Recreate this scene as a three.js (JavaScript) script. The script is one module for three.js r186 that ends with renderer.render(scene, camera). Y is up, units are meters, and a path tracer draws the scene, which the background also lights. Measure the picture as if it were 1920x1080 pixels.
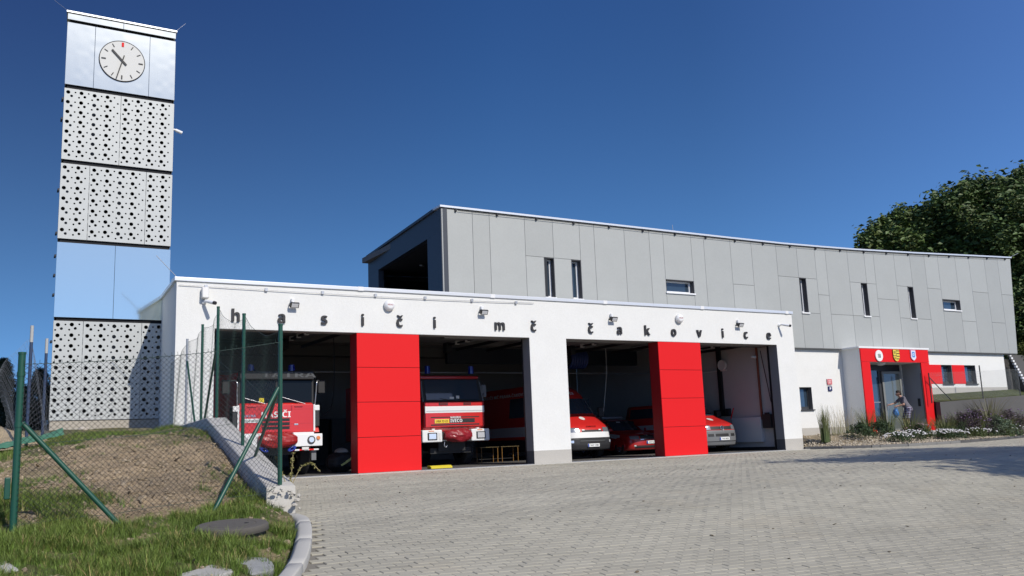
import * as THREE from 'three';
import { mergeGeometries } from 'three/addons/utils/BufferGeometryUtils.js';
import { RoundedBoxGeometry } from 'three/addons/geometries/RoundedBoxGeometry.js';
import { TextGeometry } from 'three/addons/geometries/TextGeometry.js';
import { FontLoader } from 'three/addons/loaders/FontLoader.js';
import { MarchingCubes } from 'three/addons/objects/MarchingCubes.js';

// ---------------------------------------------------------------- camera, sky, sun, exposure
const scene = new THREE.Scene();
const camera = new THREE.PerspectiveCamera(35.61, 16 / 9, 0.1, 900);
camera.position.set(-1.2277, 0.781, 24.2285);
camera.rotation.set(0.1679, -0.5439, -0.0392, 'YXZ');

const renderer = new THREE.WebGLRenderer({ antialias: true });
renderer.toneMapping = THREE.LinearToneMapping;
renderer.toneMappingExposure = 1;
renderer.shadowMap.enabled = true;

const SUN = new THREE.Vector3(0.197, 0.80, 1.0).normalize();
const sun = new THREE.DirectionalLight(new THREE.Color(1, 0.945, 0.865), 3.8);
sun.position.copy(SUN).multiplyScalar(80).add(new THREE.Vector3(15, 0, 0));
sun.target.position.set(15, 0, 0);
sun.castShadow = true;
sun.shadow.radius = 1;
sun.shadow.mapSize.set(4096, 4096);
Object.assign(sun.shadow.camera, { left: -50, right: 50, top: 50, bottom: -50, near: 1, far: 220 });
scene.add(sun, sun.target);

{ // clear deep-blue summer sky, computed as linear radiance
  const W = 512, H = 256, d = new Float32Array(W * H * 4);
  for (let j = 0; j < H; j++) for (let i = 0; i < W; i++) {
    const ph = ((i + 0.5) / W - 0.5) * 2 * Math.PI, el = ((j + 0.5) / H - 0.5) * Math.PI;
    const x = Math.cos(el) * Math.cos(ph), y = Math.sin(el), z = Math.cos(el) * Math.sin(ph);
    const k = 4 * (j * W + i), deg = el * 57.2958;
    if (deg < -0.6) { d[k] = 0.20; d[k + 1] = 0.20; d[k + 2] = 0.18; d[k + 3] = 1; continue; }
    const e = Math.max(deg, 0), t = Math.exp(-e / 9.5);
    const h = Math.hypot(x, z) || 1, ca = (x * SUN.x + z * SUN.z) / h / Math.hypot(SUN.x, SUN.z);
    const kk = Math.min(0.55 + (ca + 0.45) * Math.min(1, h * 1.6), 0.8);
    const kq = Math.min(kk, 0.26) + 1.45 * Math.max(0, kk - 0.43);
    const th = Math.acos(Math.min(1, x * SUN.x + y * SUN.y + z * SUN.z)) * 57.2958;
    const g = 0.9 * Math.exp(-th / 9) + 0.42 * Math.exp(-th / 29);
    d[k] = Math.max(0.001, 0.050 * kq - 0.011) + 0.235 * t + g;
    d[k + 1] = 0.016 + 0.108 * kq + 0.57 * t + g;
    d[k + 2] = 0.118 + 0.315 * kq + 1.03 * t + g * 1.02;
    d[k + 3] = 1;
  }
  const sky = new THREE.DataTexture(d, W, H, THREE.RGBAFormat, THREE.FloatType);
  sky.mapping = THREE.EquirectangularReflectionMapping;
  sky.magFilter = sky.minFilter = THREE.LinearFilter;
  sky.wrapS = THREE.RepeatWrapping;
  sky.needsUpdate = true;
  scene.background = sky;
  scene.environment = sky;
}

// ---------------------------------------------------------------- helpers
const font = await new FontLoader().loadAsync('fonts/droid/droid_sans_bold.typeface.json');
let seed = 12345;
const rnd = () => { seed = (seed * 1664525 + 1013904223) >>> 0; return seed / 4294967296; };
const rr = (a, b) => a + (b - a) * rnd();
const clamp = (v, a, b) => Math.max(a, Math.min(b, v));
const lerp = (a, b, t) => a + (b - a) * t;
const sstep = (a, b, v) => { const t = clamp((v - a) / (b - a), 0, 1); return t * t * (3 - 2 * t); };
const curve = (xs, ys, x) => { let i = 0; while (i < xs.length - 2 && x > xs[i + 1]) i++; return lerp(ys[i], ys[i + 1], clamp((x - xs[i]) / (xs[i + 1] - xs[i]), 0, 1)); };
function hash(x, y) { let n = (x * 374761393 + y * 668265263) | 0; n = Math.imul(n ^ (n >>> 13), 1274126177); return ((n ^ (n >>> 16)) >>> 0) / 4294967296; }
function vnoise(x, y, p = 0) {   // value noise, period p cells when p > 0
  const xi = Math.floor(x), yi = Math.floor(y), fx = x - xi, fy = y - yi, w = (a) => (p ? ((a % p) + p) % p : a);
  const u = fx * fx * (3 - 2 * fx), v = fy * fy * (3 - 2 * fy);
  return lerp(lerp(hash(w(xi), w(yi)), hash(w(xi + 1), w(yi)), u), lerp(hash(w(xi), w(yi + 1)), hash(w(xi + 1), w(yi + 1)), u), v);
}
function fbm(x, y, o = 4, p = 0) { let s = 0, a = 0.5, n = 0; for (let i = 0; i < o; i++) { s += a * vnoise(x, y, p); n += a; x *= 2; y *= 2; p *= 2; a *= 0.5; } return s / n; }

const taken = {};
function numbered(name) { const n = taken[name] = (taken[name] ?? -1) + 1; return n ? name + '_' + String(n).padStart(3, '0') : name; }
function tag(o, label, category, group, kind) {
  if (label) o.userData.label = label;
  if (category) o.userData.category = category;
  if (group) o.userData.group = group;
  if (kind) o.userData.kind = kind;
  return o;
}
function thing(name, label, category, pos = [0, 0, 0], turn = 0, group) {
  const o = new THREE.Group(); o.name = numbered(name); o.position.set(...pos); o.rotation.y = turn; scene.add(o);
  return tag(o, label, category, group);
}
function join(list) {
  list = list.filter(Boolean).map((g) => { g = g.index ? g.toNonIndexed() : g; for (const k of Object.keys(g.attributes)) if (!['position', 'normal', 'uv', 'color'].includes(k)) g.deleteAttribute(k); return g; });
  if (list.length === 1) return list[0];
  const cols = list.every((g) => g.attributes.color);
  for (const g of list) { if (!g.attributes.uv) g.setAttribute('uv', new THREE.Float32BufferAttribute(new Float32Array(g.attributes.position.count * 2), 2)); if (!cols) g.deleteAttribute('color'); }
  return mergeGeometries(list);
}
function obj(name, geo, mat, parent = scene) {
  const m = new THREE.Mesh(Array.isArray(geo) ? join(geo) : geo, mat);
  m.name = parent === scene ? numbered(name) : partName(name, parent);
  m.castShadow = m.receiveShadow = true; parent.add(m); return m;
}
function partName(name, parent) {
  const n = parent.userData.count ??= {}; const i = n[name] = (n[name] ?? -1) + 1;
  return i ? name + '_' + String(i).padStart(3, '0') : name;
}
function inst(name, geo, mat, parent, mats, cols) {
  const m = new THREE.InstancedMesh(geo, mat, mats.length); m.name = parent === scene ? numbered(name) : partName(name, parent);
  mats.forEach((q, i) => m.setMatrixAt(i, q)); if (cols) cols.forEach((c, i) => m.setColorAt(i, c));
  m.castShadow = m.receiveShadow = true; m.userData.kind = 'stuff'; parent.add(m); return m;
}
// an axis-aligned box by its limits, uv in metres
function B(x0, x1, y0, y1, z0, z1) {
  const g = new THREE.BoxGeometry(x1 - x0, y1 - y0, z1 - z0); g.translate((x0 + x1) / 2, (y0 + y1) / 2, (z0 + z1) / 2);
  return metres(g);
}
function R(x0, x1, y0, y1, z0, z1, r = 0.02, s = 2) {
  const g = new RoundedBoxGeometry(x1 - x0, y1 - y0, z1 - z0, s, Math.min(r, (x1 - x0) / 2.01, (y1 - y0) / 2.01, (z1 - z0) / 2.01)); g.translate((x0 + x1) / 2, (y0 + y1) / 2, (z0 + z1) / 2);
  return metres(g);
}
function metres(g) {
  const p = g.attributes.position, n = g.attributes.normal, uv = new Float32Array(p.count * 2);
  for (let i = 0; i < p.count; i++) {
    const ax = Math.abs(n.getX(i)), ay = Math.abs(n.getY(i)), az = Math.abs(n.getZ(i));
    if (ay >= ax && ay >= az) { uv[2 * i] = p.getX(i); uv[2 * i + 1] = p.getZ(i); }
    else if (ax > az) { uv[2 * i] = p.getZ(i); uv[2 * i + 1] = p.getY(i); }
    else { uv[2 * i] = p.getX(i); uv[2 * i + 1] = p.getY(i); }
  }
  g.setAttribute('uv', new THREE.BufferAttribute(uv, 2)); return g;
}
const V = (x, y, z) => new THREE.Vector3(x, y, z);
function tube(pts, r, seg = 6, n = 0) { return new THREE.TubeGeometry(pts.length === 2 ? new THREE.LineCurve3(V(...pts[0]), V(...pts[1])) : new THREE.CatmullRomCurve3(pts.map((p) => V(...p))), n || (pts.length === 2 ? 1 : pts.length * 4), r, seg); }
function rod(a, b, r, seg = 10, r2 = r) {   // capped cylinder from a to b
  const A = V(...a), D = V(...b).sub(A), l = D.length(), g = new THREE.CylinderGeometry(r2, r, l, seg);
  g.translate(0, l / 2, 0); g.applyQuaternion(new THREE.Quaternion().setFromUnitVectors(V(0, 1, 0), D.normalize())); g.translate(...a); return g;
}
function poly(pts, depth, z, bevel = 0) {   // polygon in x-y, extruded from z back to z - depth
  const s = pts instanceof THREE.Shape ? pts : new THREE.Shape(pts.map((p) => new THREE.Vector2(p[0], p[1])));
  const g = new THREE.ExtrudeGeometry(s, { depth: depth - 2 * bevel, bevelEnabled: bevel > 0, bevelSize: bevel, bevelThickness: bevel, bevelOffset: -bevel, bevelSegments: 2, curveSegments: 10 });
  g.translate(0, 0, z - depth + bevel); return g;
}
function side(pts, x0, x1, bevel = 0) {      // polygon given as [z, y], extruded along x from x0 to x1
  const g = poly(pts.map(([z, y]) => [-z, y]), x1 - x0, 0, bevel); g.rotateY(Math.PI / 2);   // (x,y,z) -> (z, y, -x)
  g.translate(x1, 0, 0); return g;
}
function quad(a, b, c, d) {                  // one face a b c d, uv 0..1
  const g = new THREE.BufferGeometry();
  g.setAttribute('position', new THREE.Float32BufferAttribute([...a, ...b, ...c, ...a, ...c, ...d], 3));
  g.setAttribute('uv', new THREE.Float32BufferAttribute([0, 0, 1, 0, 1, 1, 0, 0, 1, 1, 0, 1], 2)); g.computeVertexNormals(); return g;
}
function grid(nu, nv, f, color) {            // f(u, v) -> [x, y, z]; indexed, smooth
  const p = [], uv = [], ix = [], c = [];
  for (let j = 0; j <= nv; j++) for (let i = 0; i <= nu; i++) { const q = f(i / nu, j / nv, i, j); p.push(q[0], q[1], q[2]); uv.push(q[0], q[2]); if (color) c.push(...color(q)); }
  for (let j = 0; j < nv; j++) for (let i = 0; i < nu; i++) { const a = j * (nu + 1) + i, b = a + 1, d = a + nu + 1, e = d + 1; ix.push(a, d, b, b, d, e); }
  const g = new THREE.BufferGeometry(); g.setAttribute('position', new THREE.Float32BufferAttribute(p, 3)); g.setAttribute('uv', new THREE.Float32BufferAttribute(uv, 2));
  if (color) g.setAttribute('color', new THREE.Float32BufferAttribute(c, 3));
  g.setIndex(ix); g.computeVertexNormals(); return g;
}
function loft(rings, closed = true, caps = true) {   // rings: arrays of [x, y, z], all the same length
  const n = rings[0].length, p = [], ix = [];
  for (const r of rings) for (const q of r) p.push(...q);
  for (let j = 0; j < rings.length - 1; j++) for (let i = 0; i < (closed ? n : n - 1); i++) { const a = j * n + i, b = j * n + (i + 1) % n, c = a + n, d = b + n; ix.push(a, b, c, b, d, c); }
  if (caps) for (const j of [0, rings.length - 1]) { const m = [0, 0, 0]; rings[j].forEach((q) => { for (let k = 0; k < 3; k++) m[k] += q[k] / n; }); const ci = p.length / 3; p.push(...m); for (let i = 0; i < n; i++) { const a = j * n + i, b = j * n + (i + 1) % n; j ? ix.push(a, b, ci) : ix.push(b, a, ci); } }
  const g = new THREE.BufferGeometry(); g.setAttribute('position', new THREE.Float32BufferAttribute(p, 3)); g.setIndex(ix); g.computeVertexNormals(); return g;
}
function text(str, size, x, y, z, depth = 0.006, o = {}) {   // solid letters, centred on x, baseline y, standing on z
  const g = new TextGeometry(str, { font, size, depth, curveSegments: 4, bevelEnabled: false }); g.computeBoundingBox();
  const b = g.boundingBox, w = b.max.x - b.min.x; g.translate(-(b.min.x + b.max.x) / 2, 0, 0);
  if (o.width) g.scale(o.width / w, 1, 1);
  if (o.rx) g.rotateX(o.rx); if (o.ry) g.rotateY(o.ry);
  g.translate(x, y, z); return g;
}
function canvasTex(w, h, draw) {
  const c = document.createElement('canvas'); c.width = w; c.height = h; const k = c.getContext('2d'); draw(k, w, h);
  const t = new THREE.CanvasTexture(c); t.colorSpace = THREE.SRGBColorSpace; return t;
}
function dataTex(n, f, rep = 1, srgb = false) {   // f(u, v) -> [r, g, b] 0..1, tiling; rep = metres per tile
  const d = new Uint8Array(n * n * 4);
  for (let j = 0; j < n; j++) for (let i = 0; i < n; i++) { const c = f(i / n, j / n), k = 4 * (j * n + i); for (let m = 0; m < 3; m++) d[k + m] = clamp(c[m], 0, 1) * 255; d[k + 3] = 255; }
  const t = new THREE.DataTexture(d, n, n); t.wrapS = t.wrapT = THREE.RepeatWrapping; t.magFilter = THREE.LinearFilter; t.minFilter = THREE.LinearMipmapLinearFilter; t.generateMipmaps = true;
  t.repeat.set(1 / rep, 1 / rep); if (srgb) t.colorSpace = THREE.SRGBColorSpace; t.needsUpdate = true; return t;
}
const lin = (r, g, b) => new THREE.Color().setRGB(r, g, b);
const mat = (r, g, b, rough = 0.7, o = {}) => new THREE.MeshStandardMaterial({ color: lin(r, g, b), roughness: rough, ...o });
const paint = (r, g, b, o = {}) => new THREE.MeshPhysicalMaterial({ color: lin(r, g, b), roughness: 0.42, clearcoat: 0.7, clearcoatRoughness: 0.12, ...o });

// ---------------------------------------------------------------- textures and materials
const tStucco = dataTex(512, (u, v) => { const a = 0.55 * vnoise(u * 128, v * 128, 128) + 0.3 * vnoise(u * 64, v * 64, 64) + 0.15 * vnoise(u * 20, v * 20, 20); return [a, a, a]; }, 0.9);
const tStuccoC = dataTex(512, (u, v) => { const a = 0.9 + 0.1 * (0.55 * fbm(u * 6, v * 6, 4, 6) + 0.45 * vnoise(u * 90, v * 90, 90)); return [a, a, a * 0.995]; }, 3.1);
const tSpeck = dataTex(256, (u, v) => { const a = hash(u * 256 | 0, v * 256 | 0), b = vnoise(u * 64, v * 64, 64); const k = a > 0.86 ? 0.68 : a < 0.12 ? 1 : 0.84 + 0.1 * b; return [k, k * 0.99, k * 0.97]; }, 0.7);
const tConc = dataTex(512, (u, v) => { const a = 0.78 + 0.22 * (0.6 * fbm(u * 5, v * 5, 5, 5) + 0.4 * vnoise(u * 200, v * 200, 200)) - (hash(u * 512 | 0, v * 512 | 0) > 0.985 ? 0.16 : 0); return [a, a * 0.99, a * 0.975]; }, 2.3);
const tFine = dataTex(256, (u, v) => { const a = 0.86 + 0.14 * (0.5 * vnoise(u * 60, v * 60, 60) + 0.5 * hash(u * 256 | 0, v * 256 | 0)); return [a, a * 0.995, a * 0.985]; }, 0.35);
const tSoil = dataTex(512, (u, v) => {
  const a = fbm(u * 8, v * 8, 5, 8), b = vnoise(u * 96, v * 96, 96), h = hash(u * 512 | 0, v * 512 | 0);
  const k = 0.42 + 0.46 * a + 0.22 * (b - 0.5) + (h > 0.95 ? 0.2 : h < 0.09 ? -0.17 : 0); return [k, k * 0.93, k * 0.82];
}, 1.9);
const tBrush = dataTex(256, (u, v) => { const a = 0.4 + 0.3 * vnoise(u * 4, v * 4, 4) + 0.3 * vnoise(u * 12, v * 12, 12); return [a, a, a]; }, 2.2);
const M = {
  stucco: mat(0.79, 0.785, 0.75, 0.95, { map: tStuccoC, bumpMap: tStucco, bumpScale: 0.004 }),
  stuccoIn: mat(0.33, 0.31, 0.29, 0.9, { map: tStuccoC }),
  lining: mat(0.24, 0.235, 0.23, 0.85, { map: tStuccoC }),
  plinth: mat(0.52, 0.50, 0.46, 0.92, { map: tSpeck }),
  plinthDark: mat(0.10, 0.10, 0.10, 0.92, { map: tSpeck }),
  capMetal: mat(0.74, 0.76, 0.78, 0.38, { metalness: 0.35 }),
  facade: [0.425, 0.443, 0.41, 0.434].map((k) => mat(k * 0.985, k * 1.01, k * 0.96, 0.55, { map: tStuccoC, metalness: 0.08 })),
  joint: mat(0.10, 0.104, 0.108, 0.9),
  navy: mat(0.032, 0.040, 0.055, 0.5),
  navyDark: mat(0.02, 0.024, 0.03, 0.8),
  redPanel: new THREE.MeshPhysicalMaterial({ color: lin(0.72, 0.010, 0.012), roughness: 0.6, specularIntensity: 0.45 }),
  redSide: mat(0.30, 0.006, 0.008, 0.5),  // red darkened to carry the shade of the pillar sides
  frame: mat(0.035, 0.038, 0.042, 0.5),
  whiteFrame: mat(0.75, 0.76, 0.77, 0.45),
  reveal: mat(0.06, 0.06, 0.065, 0.6),
  pane: new THREE.MeshPhysicalMaterial({ color: lin(0.03, 0.05, 0.075), roughness: 0.06, metalness: 0, specularIntensity: 1, clearcoat: 1, clearcoatRoughness: 0.03 }),
  paneDark: new THREE.MeshPhysicalMaterial({ color: lin(0.008, 0.010, 0.013), roughness: 0.12, specularIntensity: 0.35 }),
  glass: new THREE.MeshPhysicalMaterial({ color: lin(0.86, 0.93, 0.92), roughness: 0.03, transmission: 1, thickness: 0 }),
  dimGlass: new THREE.MeshPhysicalMaterial({ color: lin(0.32, 0.40, 0.46), roughness: 0.03, transmission: 1, thickness: 0 }),
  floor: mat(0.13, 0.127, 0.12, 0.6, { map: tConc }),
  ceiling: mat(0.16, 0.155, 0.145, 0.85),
  rail: mat(0.03, 0.03, 0.033, 0.5, { metalness: 0.5 }),
  zinc: mat(0.5, 0.51, 0.53, 0.4, { metalness: 0.7 }),
  perf: mat(0.50, 0.515, 0.50, 0.5, { metalness: 0.1, map: tStuccoC }),
  gloss: mat(0.94, 0.985, 0.88, 0.08, { metalness: 0.95 }),
  brushed: mat(0.84, 0.84, 0.74, 0.148, { metalness: 0.95, bumpMap: tBrush, bumpScale: 0.003 }),
  dark: mat(0.012, 0.012, 0.014, 0.85),
  black: mat(0.02, 0.02, 0.021, 0.6),
  rubber: mat(0.022, 0.022, 0.023, 0.85),
  letter: mat(0.024, 0.023, 0.025, 0.6),
  white: mat(0.78, 0.78, 0.77, 0.5),
  offWhite: mat(0.68, 0.67, 0.64, 0.5),
  conc: mat(0.58, 0.56, 0.51, 0.92, { map: tConc }),
  concDark: mat(0.115, 0.112, 0.108, 0.92, { map: tConc }),
  kerb: mat(0.60, 0.585, 0.53, 0.92, { map: tConc }),
  kerbDark: mat(0.24, 0.235, 0.22, 0.92, { map: tConc }),
  fenceGreen: mat(0.012, 0.075, 0.045, 0.42),
  wire: mat(0.03, 0.06, 0.045, 0.5),
  postGrey: mat(0.36, 0.38, 0.40, 0.45, { metalness: 0.4 }),
  red: paint(0.60, 0.018, 0.016), redDeep: paint(0.42, 0.012, 0.012), vehWhite: paint(0.80, 0.80, 0.79),
  silver: mat(0.62, 0.63, 0.65, 0.28, { metalness: 0.9 }),
  chrome: mat(0.85, 0.86, 0.88, 0.1, { metalness: 1 }),
  greyPlastic: mat(0.16, 0.165, 0.17, 0.55), darkPlastic: mat(0.03, 0.03, 0.032, 0.5),
  lens: new THREE.MeshPhysicalMaterial({ color: lin(0.85, 0.87, 0.9), roughness: 0.08, metalness: 0.4, clearcoat: 1 }),
  lamp: new THREE.MeshPhysicalMaterial({ color: lin(0.30, 0.32, 0.35), roughness: 0.12, metalness: 0.5, clearcoat: 1 }),
  amber: new THREE.MeshPhysicalMaterial({ color: lin(0.75, 0.22, 0.02), roughness: 0.15, clearcoat: 1 }),
  blueGlass: new THREE.MeshPhysicalMaterial({ color: lin(0.01, 0.03, 0.28), roughness: 0.12, clearcoat: 1 }),
  cover: mat(0.26, 0.012, 0.02, 0.36), coverBright: mat(0.30, 0.011, 0.012, 0.42),
  yellow: mat(0.72, 0.58, 0.03, 0.55), orange: mat(0.62, 0.27, 0.02, 0.5),
};
// ---------------------------------------------------------------- ground: yard level, embankment level
const yardY = (x, z) => { const a = z - 15.1, s = 0.5 * (a + Math.sqrt(a * a + 0.35)); return -0.11 * s - 0.03 * Math.max(0, Math.min(x, 14) - 1.8) * sstep(12.5, 17.5, z); };
const wallX = (z) => (z > 8.9 ? lerp(2.25, 1.83, (z - 8.9) / 5.05) : lerp(2.25, 3.05, (8.9 - z) / 8.9));         // middle of the retaining wall
const wallTop = (z) => (z > 8.9 ? lerp(1.335, 0.37, (z - 8.9) / 5.05) : 1.335);
const kerbPath = new THREE.CatmullRomCurve3([V(1.93, 0, 13.98), V(1.88, 0, 14.5), V(1.72, 0, 15.1), V(1.46, 0, 15.9), V(1.1, 0, 16.8), V(0.62, 0, 17.65), V(0.0, 0, 18.45), V(-0.8, 0, 19.2)]);
const kerbPts = kerbPath.getSpacedPoints(160);
const kerbX = (z) => { let i = 0; while (i < kerbPts.length - 2 && kerbPts[i + 1].z < z) i++; const a = kerbPts[i], b = kerbPts[i + 1]; return a.x + (b.x - a.x) * clamp((z - a.z) / (b.z - a.z), 0, 1); };
function bankY(x, z) {
  let y = curve([-60, -10, -3, 0, 6, 9, 11, 13, 14.4, 15.2, 16.2, 17.2, 18.5, 22, 40], [2.2, 1.62, 1.5, 1.42, 1.31, 1.2, 0.86, 0.40, 0.13, 0.05, -0.08, -0.24, -0.44, -0.78, -2.2], z);
  if (x < 0.6) y -= 0.17 * Math.min(2.2, 0.6 - x) * sstep(14, 9.5, z) * sstep(-3, 2, z);
  y += 0.05 * (fbm(x * 1.3 + 9, z * 1.3, 3) - 0.5) + 0.035 * (vnoise(x * 5, z * 5) - 0.5) + 0.018 * (vnoise(x * 17, z * 17) - 0.5);
  const xr = z > 13.95 ? kerbX(z) : wallX(z);
  y -= 0.13 * sstep(0.15, 0.9, xr - x) * sstep(13.2, 11, z) * sstep(-1, 3, z);
  y -= 0.12 * sstep(0.5, 0.05, xr - x);                  // the soil stops short of the wall and kerb tops
  return y;
}
const GREEN = (x, z) => {                                  // how grassy the bank is, 0 bare .. 1 lawn
  const n = fbm(x * 1.1 + 3, z * 1.1 + 7, 4);
  let k = sstep(13.9, 15.0, z + (n - 0.5) * 2.2);
  k = Math.max(k, sstep(10.6, 8.9, z + (n - 0.5) * 1.5) * 0.85, sstep(0.3, -0.9, x + (n - 0.5) * 1.6) * 0.42, sstep(0.9, 0.1, wallX(z) - x) * sstep(11.5, 13.6, z) * 0.9);
  return clamp(k - 0.55 * sstep(0.60, 0.72, fbm(x * 2.3, z * 2.3 + 31, 3)), 0, 1);
};
{ // far ground sheet to the horizon, below everything else
  const g = grid(60, 60, (u, v) => { const f = (t) => Math.sign(t - 0.5) * Math.pow(Math.abs(t - 0.5) * 2, 2.2) * 400, x = f(u) + 10, z = f(v); return [x, -0.75 - 0.035 * Math.max(0, z - 8) , z]; });
  tag(obj('ground', g, mat(0.16, 0.17, 0.085, 0.95, { map: tSoil })), 'open ground round the fire station', null, null, 'structure');
}
{ // grassy soil bank left of the yard
  const zs = []; for (let z = -60; z < -4; z += 4) zs.push(z); for (let z = -4; z < 8; z += 0.5) zs.push(z); for (let z = 8; z < 18.2; z += 0.06) zs.push(z); for (let z = 18.2; z < 40; z += 0.8) zs.push(z);
  const nu = 130;
  const g = grid(nu, zs.length - 1, (u, v, i, j) => { const z = zs[j], xr = z > 13.95 ? kerbX(Math.min(z, 19.1)) - 0.05 : Math.min(wallX(z) - 0.155, z < -3.1 ? 0.6 : 9), w = 1 - u, x = xr - (w < 0.8 ? w * 6.5 : 5.2 + Math.pow((w - 0.8) / 0.2, 2) * 70); return [x, bankY(x, z), z]; },
    ([x, y, z]) => { const k = GREEN(x, z), n = 0.75 + 0.5 * fbm(x * 3, z * 3 + 50, 3); return [lerp(0.52, 0.12, k) * n, lerp(0.415, 0.135, k) * n, lerp(0.275, 0.045, k) * n]; });
  tag(obj('grass_bank', g, new THREE.MeshStandardMaterial({ vertexColors: true, roughness: 0.97, map: tSoil, bumpMap: tSoil, bumpScale: 0.03 })), 'sloping bank of bare soil and grass left of the paved yard', null, null, 'structure');
}

// ---------------------------------------------------------------- paved yard
const bedEdge = (x) => curve([26.2, 26.5, 27.0, 28, 31, 36, 41, 47], [0.06, 1.5, 2.4, 3.05, 2.85, 1.85, 0.2, -1.9], x);     // kerb of the planting bed: z over x
const bedY = (x, z) => 0.09 + 0.42 * sstep(0, 3.4, bedEdge(x) - z);
{
  const yard = thing('driveway', null, null); yard.userData.kind = 'structure'; yard.userData.label = 'paved yard of pale grey concrete stones in front of the garage';
  const zs = []; for (let z = -0.02; z < 24.5; z += 0.4) zs.push(z);
  const base = grid(60, zs.length - 1, (u, v, i, j) => { const z = zs[j], x0 = z < 13.9 ? wallX(z) + 0.1 : kerbX(Math.min(z, 19.1)) - 0.02, x = lerp(x0, 47, Math.pow(u, 1.5)); return [x, yardY(x, z) - 0.012, z]; });
  obj('joint_sand', base, mat(0.20, 0.185, 0.155, 0.98, { map: tFine }), yard);
  const strip = []; for (let x = 4.1; x < 26.2; x += 1.0) strip.push(R(x + 0.003, Math.min(x + 0.997, 26.2), -0.06, 0.012, 0.012, 0.30, 0.008, 1));
  for (const s of strip) obj('edging_stone', s, M.conc, yard).material = M.kerb;
  // stones 20 x 10 cm in running bond, rows along the garage front
  const stone = (() => { const a = 0.0975, b = 0.0472, c = 0.005, t = 0, e = 0.05; const top = [[-a + c, t, -b + c], [a - c, t, -b + c], [a - c, t, b - c], [-a + c, t, b - c]], rim = [[-a, t - c, -b], [a, t - c, -b], [a, t - c, b], [-a, t - c, b]], low = rim.map((p) => [p[0], -e, p[2]]);
    const q = [quad(top[3], top[2], top[1], top[0])]; for (let i = 0; i < 4; i++) { const k = (i + 1) % 4; q.push(quad(top[k], top[i], rim[i], rim[k]).clone(), quad(rim[k], rim[i], low[i], low[k])); }
    const g = join(q); const p = g.attributes.position, n = g.attributes.normal;
    for (let i = 0; i < p.count; i += 3) { const cx = (p.getX(i) + p.getX(i + 1) + p.getX(i + 2)) / 3, cy = (p.getY(i) + p.getY(i + 1) + p.getY(i + 2)) / 3 + 0.03, cz = (p.getZ(i) + p.getZ(i + 1) + p.getZ(i + 2)) / 3; if (cx * n.getX(i) + cy * n.getY(i) * 4 + cz * n.getZ(i) < 0) { const x = [p.getX(i + 1), p.getY(i + 1), p.getZ(i + 1)]; p.setXYZ(i + 1, p.getX(i + 2), p.getY(i + 2), p.getZ(i + 2)); p.setXYZ(i + 2, ...x); } }
    g.computeVertexNormals(); return metres(g); })();
  camera.updateMatrixWorld(); camera.updateProjectionMatrix();
  const vp = new THREE.Matrix4().multiplyMatrices(camera.projectionMatrix, camera.matrixWorldInverse), tp = V(0, 0, 0), all = [];
  const up = V(0, 1, 0), nrm = V(0, 0, 0), qa = new THREE.Quaternion(), qb = new THREE.Quaternion();
  for (let r = 0; r < 232; r++) {
    const z = 0.36 + r * 0.1;
    const x0 = z < 13.9 ? wallX(z) + 0.2 : kerbX(Math.min(z, 19.1)) + 0.15;
    for (let i = 0; i < 210; i++) {
      const x = 1 + i * 0.2 + (r % 2) * 0.1; if (x < x0) continue; if (x > 25.4 && z < bedEdge(x) + 0.16) continue;
      const y = yardY(x, z); tp.set(x, y, z).applyMatrix4(vp); if (tp.z > 1 || Math.abs(tp.x) > 1.4 || tp.y > 1.1 || tp.y < -1.6) continue;
      all.push([x, y, z, Math.hypot(x + 1.2277, z - 24.2285)]);
    }
  }
  all.sort((a, b) => a[3] - b[3]);
  const place = ([x, y, z]) => {
    const e = 0.05; nrm.set(-(yardY(x + e, z) - yardY(x - e, z)) / (2 * e) + rr(-0.012, 0.012), 1, -(yardY(x, z + e) - yardY(x, z - e)) / (2 * e) + rr(-0.012, 0.012)).normalize();
    qa.setFromUnitVectors(up, nrm); qb.setFromAxisAngle(up, rr(-0.012, 0.012) + (rnd() < 0.5 ? Math.PI : 0)); qa.multiply(qb);
    return new THREE.Matrix4().compose(V(x + rr(-0.0015, 0.0015), y + rr(-0.0022, 0.0022), z + rr(-0.0015, 0.0015)), qa, V(1, 1, 1));
  };
  const tone = ([x, y, z]) => {
    const n = fbm(x * 0.33 + 4, z * 0.8 + 2, 4), m = fbm(x * 1.6 + 11, z * 2.6, 3);
    let k = 0.92 + 0.30 * (n - 0.5) + 0.22 * (m - 0.5) + rr(-0.045, 0.045) + (rnd() < 0.03 ? -0.09 : 0);
    const rust = sstep(0.66, 0.76, fbm(x * 0.9 + 70, z * 1.4 + 5, 3)) * 0.015;
    return lin(k * (1 + rust), k * 0.985, k * (0.93 - rust));
  };
  const pm = mat(0.425, 0.405, 0.34, 0.93, { map: tFine });
  const tones = []; for (let i = 0; i < 14; i++) { const m = pm.clone(); const k = 0.80 + i * 0.025; m.color.setRGB(0.425 * k, 0.405 * k * 0.99, 0.34 * k * 0.95); tones.push(m); }
  all.slice(0, 300).forEach((s) => { const o = obj('paving_stone', stone, tones[clamp(Math.round((tone(s).r - 0.80) / 0.025), 0, 13)], yard); place(s).decompose(o.position, o.quaternion, o.scale); });
  const rest = all.slice(300); inst('paving_stones', stone, pm, yard, rest.map(place), rest.map(tone));
}
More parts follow.
